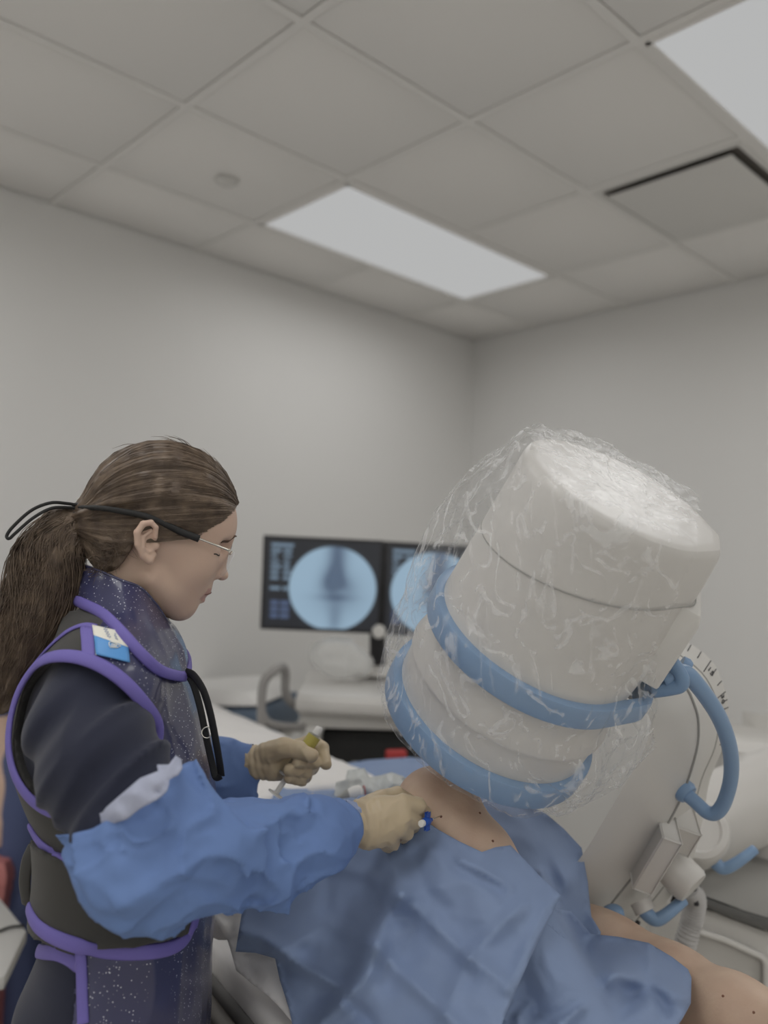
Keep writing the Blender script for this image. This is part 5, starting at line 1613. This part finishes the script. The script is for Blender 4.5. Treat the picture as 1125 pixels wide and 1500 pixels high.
# white blanket over the patient's trunk
def blanket_sdf(P):
    s = (P - TE) @ TD; w = (P - TE) @ TN
    top = TZ + .115 + .10 * np.sqrt(np.clip(1 - ((w - .31) / .26) ** 2, 0, 1)) - .03
    d = np.maximum(P[:, 2] - top, TZ + .014 - P[:, 2])
    d = smax(d, np.abs(w - .31) - .262, .02)
    d = smax(d, np.abs(s + .85) - .57, .02)
    return d * .8 - .006 * ridged(P * 12, 44, 2) * .5
tag(sdf_mesh('blanket', blanket_sdf, *box_of([TP(s, w, z) for s in (-1.48, -.2) for w in (-.02, .66) for z in (TZ - .02, TZ + .26)], .02), .008, .02, M_sheetw), 'white blanket over the patient trunk beyond the blue drape', 'blanket')

# white pouch with a bulb lying on the drape
M_pouch = mat('milky_plastic', srgb(158, 160, 158, 1.9), .35, alpha=.78)
po = empty('suction_pouch', W(545, 1160, 1.5), 'crumpled milky plastic wrapper with a white bulb lying on the blue drape behind the hands', 'wrapper')
sheet('wrapper_film', [(489, 1168), (492, 1146), (506, 1142), (509, 1128), (534, 1125), (541, 1138), (556, 1136), (574, 1131), (590, 1137), (602, 1148), (590, 1160), (560, 1166), (540, 1172), (505, 1172)],
      [(489, 1168, 1.50), (492, 1146, 1.52), (506, 1142, 1.50), (509, 1128, 1.54), (520, 1140, 1.49), (534, 1125, 1.54), (541, 1138, 1.515), (556, 1136, 1.53), (574, 1131, 1.54), (575, 1150, 1.48), (602, 1148, 1.52), (560, 1166, 1.48), (540, 1155, 1.475), (505, 1172, 1.48)],
      M_pouch, po, step=4, smooth=1, wob=.012, wsc=40, seed=15)
lathe('bulb', [(.001, -.016), (.010, -.014), (.0135, -.004), (.0135, .008), (.009, .013), (.001, .014)], W(521, 1163, 1.47), unit([.8, .2, .15]), mat('white_plastic', (0, 0, 0)), po, 20)
lathe('bulb_cone', [(.0125, .0), (.012, .002), (.002, .026), (.0005, .027)], W(511, 1166, 1.468), unit([-.9, -.2, -.25]), mat('grey_cone', (.35, .35, .33), .5), po, 16)
th = np.linspace(0, 2 * math.pi, 18, endpoint=False)
cA = W(533, 1162, 1.472)
tube('red_line', np.array([cA + .0128 * (math.cos(a) * np.array([-.2, .95, 0]) + math.sin(a) * UP) for a in th]), .0008, mat('red_plastic', (.45, .05, .05), .5), po, seg=5, closed=True)

# needle with blue hub stuck in the knee
nd = empty('needle', W(640, 1196, 1.13), 'needle with a blue winged hub and white cap stuck into the knee', 'needle')
M_hub = mat('hub_blue', srgb(28, 62, 130, 2.0), .35)
h0 = W(616, 1207, 1.085); h1 = W(646, 1195, 1.125)
hx = unit(h1 - h0)
lathe('hub_cap', [(.0006, 0), (.0042, .0004), (.0046, .003), (.0042, .0065), (.0026, .008), (.0024, .011)], h0, hx, mat('white_plastic', (0, 0, 0)), nd, 16)
lathe('hub_body', [(.001, .009), (.0052, .009), (.0058, .014), (.0050, .0185), (.0030, .0205), (.0026, .0255), (.0008, .026)], h0, hx, M_hub, nd, 16)
wv2 = unit(np.cross(hx, [0, 1, 0])); w3 = np.cross(hx, wv2)
for s in (-1, 1):
    boxm('hub_wing', h0 + hx * .016 + wv2 * s * .0068, (hx, wv2, w3), (.0065, .0075, .0032), M_hub, nd, .0013)
tube('needle_shaft', [h0 + hx * .024, h0 + hx * .05], .0007, M_metal, nd, seg=6)
# blood spot on the drape
db = bvh_of([c for c in drape.children][:1])
p, nn = cast(db, 591, 1235)
if p is not None:
    if nn @ (np.array([0, 0, CAMZ]) - p) < 0: nn = -nn
    lathe('blood_spot', [(.0005, .0026), (.0016, .0024), (.0022, .0015), (.0005, .0014)], p, nn, mat('blood', (0, 0, 0)), drape, 8)

# ------------------------------------------------------------------ monitors and workstation
M_bez = mat('monitor_bezel', (.022, .022, .024), .45)
def screen_mat(name):
    m = bpy.data.materials.new(name); m.use_nodes = True; nt = m.node_tree
    b = nt.nodes['Principled BSDF']; b.inputs['Base Color'].default_value = (.01, .01, .012, 1); b.inputs['Roughness'].default_value = .3
    at = nt.nodes.new('ShaderNodeVertexColor'); at.layer_name = 'picture'
    nt.links.new(at.outputs['Color'], b.inputs['Emission Color']); b.inputs['Emission Strength'].default_value = 1.0
    return m
M_scr = screen_mat('monitor_picture')
def picture(U, V, cu, r, second):
    """fluoroscopy still: pale blue disc with a knee, status text at the left"""
    asp = 0.80
    lin = lambda c: np.array(srgb(*c))
    col = np.tile(lin((34, 36, 40)), (len(U), 1))
    du = U - cu; dv = (V - .46) * asp
    rr = np.sqrt(du * du + dv * dv)
    g = lambda x0, y0, sx, sy, rot=0: np.exp(-((((U - cu - x0) * math.cos(rot) + (dv - y0) * math.sin(rot)) / sx) ** 2 + ((-(U - cu - x0) * math.sin(rot) + (dv - y0) * math.cos(rot)) / sy) ** 2))
    dark = .85 * np.exp(-((du - .03) / (.085 + .25 * np.clip(.12 - dv, 0, .2))) ** 2) * (1 / (1 + np.exp(-(dv + .00) * 28))) + .45 * g(-.03, .07, .09, .12) + .32 * g(.09, .03, .15, .12) + .30 * g(0.02, -.085, .19, .03) + .30 * g(.05, -.12, .20, .12) + .34 * g(.03, -.24, .07, .14, .08) + .20 * g(.02, -.33, .05, .1) - .16 * g(.06, -.02, .06, .03)
    dark = np.clip(dark, 0, .85)
    a = lin((146, 172, 192)); b = lin((84, 102, 132)) * .6
    disc = a[None] * (1 - dark[:, None]) + b[None] * dark[:, None]
    k = np.clip((r - rr) / .012 + .5, 0, 1)[:, None]
    col = col * (1 - k) + disc * k
    rn = np.random.default_rng(3)
    for i in range(9):
        y = .93 - i * .062
        if i == 7: continue
        for c in range(2):
            x0 = .045 + c * .105; x1 = x0 + rn.uniform(.05, .09)
            if i == 0: x1 = .24
            m = (U > x0) & (U < x1) & (np.abs(V - y) < .017) & (rr > r + .01)
            col[m] = lin((112, 132, 150))
    for i in range(3):
        for c in range(2):
            m = (np.abs(U - .085 - c * .09) < .036) & (np.abs(V - .27 + i * .075) < .028) & (rr > r + .01)
            col[m] = lin((74, 88, 116))
    return col
def monitor(name, TL, TR, BR, BL, label, cu, r, grp):
    tl, tr, br, bl = [W(*q) for q in (TL, TR, BR, BL)]
    nrm_ = unit(np.cross(tr - tl, bl - tl)); 
    if nrm_[1] > 0: nrm_ = -nrm_
    t = empty(name, (bl + br) / 2, label, 'monitor', grp)
    prism('bezel', [tl, tr, br, bl], -nrm_ * .045, M_bez, t, .004)
    f = lambda u, v: (tl * (1 - u) + tr * u) * v + (bl * (1 - u) + br * u) * (1 - v)
    nu, nv = 130, 110
    U, V = np.meshgrid(np.linspace(.028, .972, nu), np.linspace(.035, .965, nv)); U, V = U.ravel(), V.ravel()
    P = (tl[None] * (1 - U[:, None]) + tr[None] * U[:, None]) * V[:, None] + (bl[None] * (1 - U[:, None]) + br[None] * U[:, None]) * (1 - V[:, None]) + nrm_ * .0008
    ii = np.arange(nu * nv).reshape(nv, nu)
    F = np.stack([ii[:-1, :-1].ravel(), ii[:-1, 1:].ravel(), ii[1:, 1:].ravel(), ii[1:, :-1].ravel()], 1)
    me = np_mesh('screen', P, F)
    at = me.color_attributes.new('picture', 'FLOAT_COLOR', 'POINT')
    c4 = np.concatenate([picture((U - .028) / .944, (V - .035) / .93, cu, r, False) * .94, np.ones((len(U), 1))], 1).astype(np.float32)
    at.data.foreach_set('color', c4.ravel())
    obj('screen', me, M_scr, t)
    lathe('rear_boss', [(.005, .04), (.05, .04), (.05, .075), (.005, .08)], f(.5, .45), -nrm_, M_bez, t, 16)
    return t
monitor('monitor', (386, 783.5, 2.78), (563, 791.8, 2.84), (557, 928.8, 2.84), (381, 921.5, 2.78), 'black monitor showing a whole round knee X-ray, left of the pair', .59, .385, 'X-ray monitors on the workstation')
monitor('monitor', (564, 792.5, 2.842), (742, 803, 2.90), (738, 941, 2.90), (558.5, 929.3, 2.842), 'black monitor half hidden by the plastic covered head, right of the pair', .42, .385, 'X-ray monitors on the workstation')
cart = empty('workstation_cart', W(520, 1500, 2.7), 'white wheeled workstation console carrying the two X-ray monitors', 'workstation')
cart.location.z = 0
cart_z = CAMZ - (1030 - 829) / FPX * 2.55
tube('monitor_post', np.array([W(553, 905, 2.91), W(553, 985, 2.93)]), .028, M_bez, cart, seg=14)
lathe('post_hinge', [(.004, -.02), (.022, -.02), (.024, 0), (.02, .012), (.004, .014)], W(555, 925, 2.83), (0, -1, 0), M_white2, cart, 18)
boxm('monitor_arm', W(553, 868, 2.90), (unit([1, .1, 0]), unit([-.1, 1, 0]), UP), (.36, .03, .06), M_bez, cart, .008)
lathe('post_foot', [(.01, 0), (.09, 0), (.09, .012), (.04, .03), (.01, .032)], W(556, 987, 2.93), UP, M_white, cart)
def cpr(name, pts, off, m, bev=.01): return prism(name, [W(*p) for p in pts], off, m, cart, bev)
cpr('console_top', [(452, 984, 2.95), (700, 984, 2.95), (735, 1040, 2.55), (432, 1022, 2.55)], np.array([0, 0, -.04]), M_white, .008)
cpr('console_front', [(433, 1016, 2.56), (735, 1032, 2.56), (735, 1062, 2.56), (434, 1046, 2.56)], np.array([.02, .38, 0]), M_white, .01)
cpr('console_neck', [(440, 1045, 2.60), (735, 1058, 2.60), (735, 1075, 2.60), (440, 1066, 2.60)], np.array([.02, .35, 0]), M_white2, .006)
cpr('console_side', [(440, 1064, 2.57), (474, 1066, 2.57), (466, 1084, 2.57), (466, 1300, 2.57), (440, 1300, 2.57)], np.array([.02, .38, 0]), M_white2, .006)
cpr('console_side', [(690, 1066, 2.57), (735, 1066, 2.57), (735, 1300, 2.57), (700, 1300, 2.57)], np.array([.02, .38, 0]), M_white2, .006)
cpr('drawer_recess', [(455, 1070, 2.66), (715, 1074, 2.66), (715, 1310, 2.66), (455, 1310, 2.66)], np.array([.02, .28, 0]), mat('recess_black', (.02, .02, .02), .6), .006)
cpr('cart_base', [(430, 1290, 2.5), (740, 1300, 2.5), (740, 1400, 2.5), (430, 1390, 2.5)], np.array([.02, .5, 0]), M_white2, .02)
for px in (450, 720):
    for d in (2.58, 2.95):
        q = W(px, 1300, d); lathe('wheel', [(.005, -.02), (.06, -.02), (.065, 0), (.06, .02), (.005, .02)], (q[0], q[1], .066), (1, 0, 0), M_dgrey, cart, 20)
M_tube = mat('handle_grey', srgb(108, 106, 104, 2.0), .4)
tube('push_handle', np.array([W(*q) for q in catmull([(384, 1080, 2.45), (383, 1035, 2.45), (386, 1002, 2.45), (396, 987, 2.46), (412, 977, 2.5), (418, 985, 2.52), (418, 1010, 2.54), (424, 1026, 2.56), (440, 1038, 2.6)], 60)]), .0135, M_tube, cart, seg=10)
tube('push_handle', np.array([W(*q) for q in catmull([(384, 1046, 2.45), (392, 1058, 2.46), (412, 1064, 2.5), (445, 1066, 2.58)], 30)]), .0125, M_tube, cart, seg=10)
# red thing and paper inside the recess
tr_ = empty('sample_tray', W(578, 1104, 2.5), 'small red and white packets in front of the dark console opening', 'packets')
boxm('red_packet', W(580, 1106, 2.50), (unit([1, .3, 0]), unit([-.3, 1, 0]), UP), (.06, .03, .03), mat('red_plastic', (0, 0, 0)), tr_, .005)
boxm('tray_base', W(578, 1122, 2.50), (unit([1, .3, 0]), unit([-.3, 1, 0]), UP), (.24, .10, .012), M_greyp, tr_, .003)
boxm('tray_leg', W(578, 1122, 2.50) - np.array([0, 0, .45]), (unit([1, .3, 0]), unit([-.3, 1, 0]), UP), (.03, .03, .86), M_greyp, tr_, .003)
# crumpled clear bag on the console
M_clearbag = mat('clear_bag', (.78, .78, .76), .25, alpha=.45)
def bag_sdf(P):
    d = s_ell(P, W(492, 962, 2.80), np.array([.085, .06, .065]))
    d = smin(d, s_ell(P, W(520, 975, 2.80), np.array([.06, .05, .04])), .04)
    return d - .014 * ridged(P * 14, 33, 2) * .5
o = sdf_mesh('plastic_bag', bag_sdf, *box_of([W(455, 915, 2.7), W(555, 1005, 2.95)], .02), .006, .02, M_clearbag)
tag(o, 'crumpled clear plastic bag lying on the white console below the left monitor', 'plastic bag')

# ------------------------------------------------------------------ stretcher bed at the back
bed = empty('stretcher_bed', W(330, 1100, 3.1), 'stretcher bed with blue mattress and white sheet behind the person by the wall', 'bed')
bed.location.z = 0
M_bedb = mat('mattress_blue', srgb(72, 84, 98, 2.0), .6); M_bedw = mat('bed_sheet_white', srgb(160, 159, 157, 2.0), .85)
prism('mattress', [W(150, 1035, 3.25), W(378, 1038, 2.75), W(378, 1092, 2.75), W(150, 1085, 3.25)], np.array([.10, .42, 0]), M_bedb, bed, .02)
prism('bed_sheet', [W(150, 1016, 3.3), W(318, 1008, 3.0), W(366, 1016, 2.82), W(378, 1036, 2.74), W(150, 1033, 3.24)], np.array([.09, .38, 0]), M_bedw, bed, .015)
prism('bed_frame', [W(150, 1087, 3.27), W(372, 1094, 2.78), W(372, 1110, 2.78), W(150, 1102, 3.27)], np.array([.09, .38, 0]), M_white2, bed, .01)
for px, d in ((200, 3.25), (360, 2.9)):
    q = W(px, 1105, d)
    tube('bed_leg', [(q[0] + .1, q[1] + .2, .06), (q[0] + .1, q[1] + .2, q[2])], .025, M_tube, bed, seg=10)
    lathe('caster', [(.005, -.02), (.05, -.02), (.055, 0), (.05, .02), (.005, .02)], (q[0] + .1, q[1] + .2, .055), (1, 0, 0), M_dgrey, bed, 18)

# ------------------------------------------------------------------ second person, mostly hidden behind the first
D2 = 2.62
X2 = W(80, 1250, D2)[0]
p2 = empty('person', (X2, D2, 0), 'second person in blue scrubs mostly hidden behind the ponytailed person, bare forearm showing', 'person')
def q2(dx, dy, z): return np.array([X2 + dx, D2 + dy, z])
def p2_body(P):
    d = s_ell(P, q2(.15, -.02, 1.40), np.array([.075, .092, .112]))
    d = smin(d, s_cap(P, q2(.14, 0, 1.34), q2(.06, 0, 1.24), .05, .055), .02)
    d = smin(d, s_ell(P, q2(.15, -.115, 1.39), np.array([.014, .018, .024])), .012)
    d = smin(d, s_chain(P, [q2(0, 0, 1.20), q2(0, 0, 1.0), q2(0, 0, .84)], [.11, .105, .12], .05), .06)
    d = smin(d, s_cap(P, q2(-.12, 0, 1.24), q2(.12, 0, 1.24), .055, .055), .04)
    for s in (-1, 1):
        d = smin(d, s_chain(P, [q2(.155 * s, 0, 1.24), q2(.172 * s, .01, 1.0), q2(.150 * s, -.03, .80), q2(.145 * s, -.045, .70)], [.05, .042, .031, .026], .02), .02)
        for k in range(4):
            d = smin(d, s_cap(P, q2(.145 * s, -.07 + .018 * k, .70), q2(.138 * s, -.075 + .018 * k, .625 + .006 * abs(k - 1.5)), .010, .008), .006)
        d = smin(d, s_chain(P, [q2(.085 * s, 0, .82), q2(.085 * s, -.01, .44), q2(.085 * s, .01, .08)], [.082, .058, .04], .02), .03)
        d = smin(d, s_cap(P, q2(.085 * s, .03, .042), q2(.095 * s, -.14, .036), .038, .032), .02)
    return d
lo, hi = box_of([q2(-.3, -.26, -.01), q2(.3, .26, 1.62)], 0)
sdf_mesh('body', p2_body, lo, hi, .010, .01, M_skin, p2)
M_scrub2 = mat('blue_scrub', srgb(58, 66, 94, 1.9), .8, bump=(700, .15))
def p2_shirt(P):
    d = s_chain(P, [q2(0, 0, 1.20), q2(0, 0, 1.0), q2(0, 0, .78)], [.125, .115, .115], .05)
    d = smin(d, s_cap(P, q2(-.12, 0, 1.245), q2(.12, 0, 1.245), .07, .07), .04)
    for s in (-1, 1):
        d = smin(d, s_cap(P, q2(.15 * s, 0, 1.23), q2(.178 * s, .01, 1.05), .068, .068), .03)
    d = np.maximum(d, -s_cap(P, q2(.13, -.02, 1.4), q2(.09, -.02, 1.29), .07, .06))
    return np.maximum(d - .005 * noise(P * 12, 3), .72 - P[:, 2])
sdf_mesh('scrub_shirt', p2_shirt, lo, hi, .010, .014, M_scrub2, p2)
def p2_pants(P):
    d = None
    for s in (-1, 1):
        c = s_chain(P, [q2(.08 * s, 0, .86), q2(.088 * s, -.01, .45), q2(.088 * s, .01, .10)], [.092, .076, .068], .02)
        d = c if d is None else smin(d, c, .03)
    return np.maximum(d - .005 * noise(P * 10, 3), .06 - P[:, 2])
sdf_mesh('scrub_trousers', p2_pants, lo, hi, .011, .014, M_scrub2, p2)
def p2_hair(P):
    return np.maximum(s_ell(P, q2(.15, 0, 1.422), np.array([.086, .102, .118])), (1.43 - P[:, 2]) * .7 - (P[:, 1] - D2 + .04) * .8)
sdf_mesh('hair', p2_hair, lo, hi, .009, .01, M_hair, p2)

# red bin and white trolley at the left edge
M_red = mat('bin_red', srgb(140, 88, 86, 2.0), .5)
bn = empty('red_bin', (W(12, 1290, 2.5)[0] - .10, 2.58, 0), 'red waste bin at the left edge behind the second person', 'bin')
bz = W(0, 1262, 2.5)[2]
bc = np.array([W(12, 1290, 2.5)[0] - .10, 2.58, 0])
rr = lambda s, z: np.array([bc + np.array([s * a, s * b, z]) for a, b in ((-.10, -.10), (.10, -.10), (.10, .10), (-.10, .10))])
autosmooth(rings('bin_body', [rr(.8, 0.0), rr(.86, .2), rr(.95, bz - .1), rr(1, bz - .09), rr(1, bz - .06)], M_red, bn), 30)
autosmooth(rings('bin_lid', [rr(1.04, bz - .06), rr(1.04, bz - .03), rr(.9, bz), rr(.3, bz + .004)], M_red, bn), 30)
trl = empty('instrument_trolley', (W(0, 1400, 1.75)[0], 1.8, 0), 'white covered trolley top with a thin dark cable at the lower left edge', 'trolley')
tz = W(0, 1315, 2.1)[2]
def on(px, py, z):
    r = ray(px, py); return r * ((z - CAMZ) / r[2]) + np.array([0, 0, CAMZ])
prism('trolley_top', [on(-160, 1312, tz), on(-4, 1308, tz), on(40, 1362, tz), on(8, 1430, tz), on(-160, 1430, tz)], (0, 0, -.03), mat('trolley_white', srgb(152, 151, 148, 2.0), .5), trl, .008)
tube('cable', np.array([on(*q[:2], tz + .006) for q in catmull([(-60, 1372, 0), (-10, 1366, 0), (15, 1358, 0), (36, 1356, 0)], 20)]), .003, M_cord, trl, seg=6)
for px, py in ((-130, 1325), (-10, 1330), (-10, 1415), (-130, 1415)):
    q = on(px, py, tz - .03)
    tube('trolley_leg', [(q[0], q[1], .0), (q[0], q[1], q[2])], .014, M_tube, trl, seg=8)
# pale hoses on the floor below the table
hz = empty('floor_hose', (W(350, 1450, 2.6)[0], 2.6, 0), 'pale hose curling on the floor below the dark table rail', 'hose')
tube('hose', np.array([on(*q[:2], .02) for q in catmull([(300, 1440, 0), (318, 1452, 0), (335, 1475, 0), (330, 1498, 0), (300, 1520, 0)], 40)]), .018, M_white2, hz, seg=10)
tube('hose', np.array([on(*q[:2], .025) for q in catmull([(345, 1400, 0), (352, 1430, 0), (350, 1460, 0), (330, 1490, 0)], 40)]), .016, M_white, hz, seg=10)
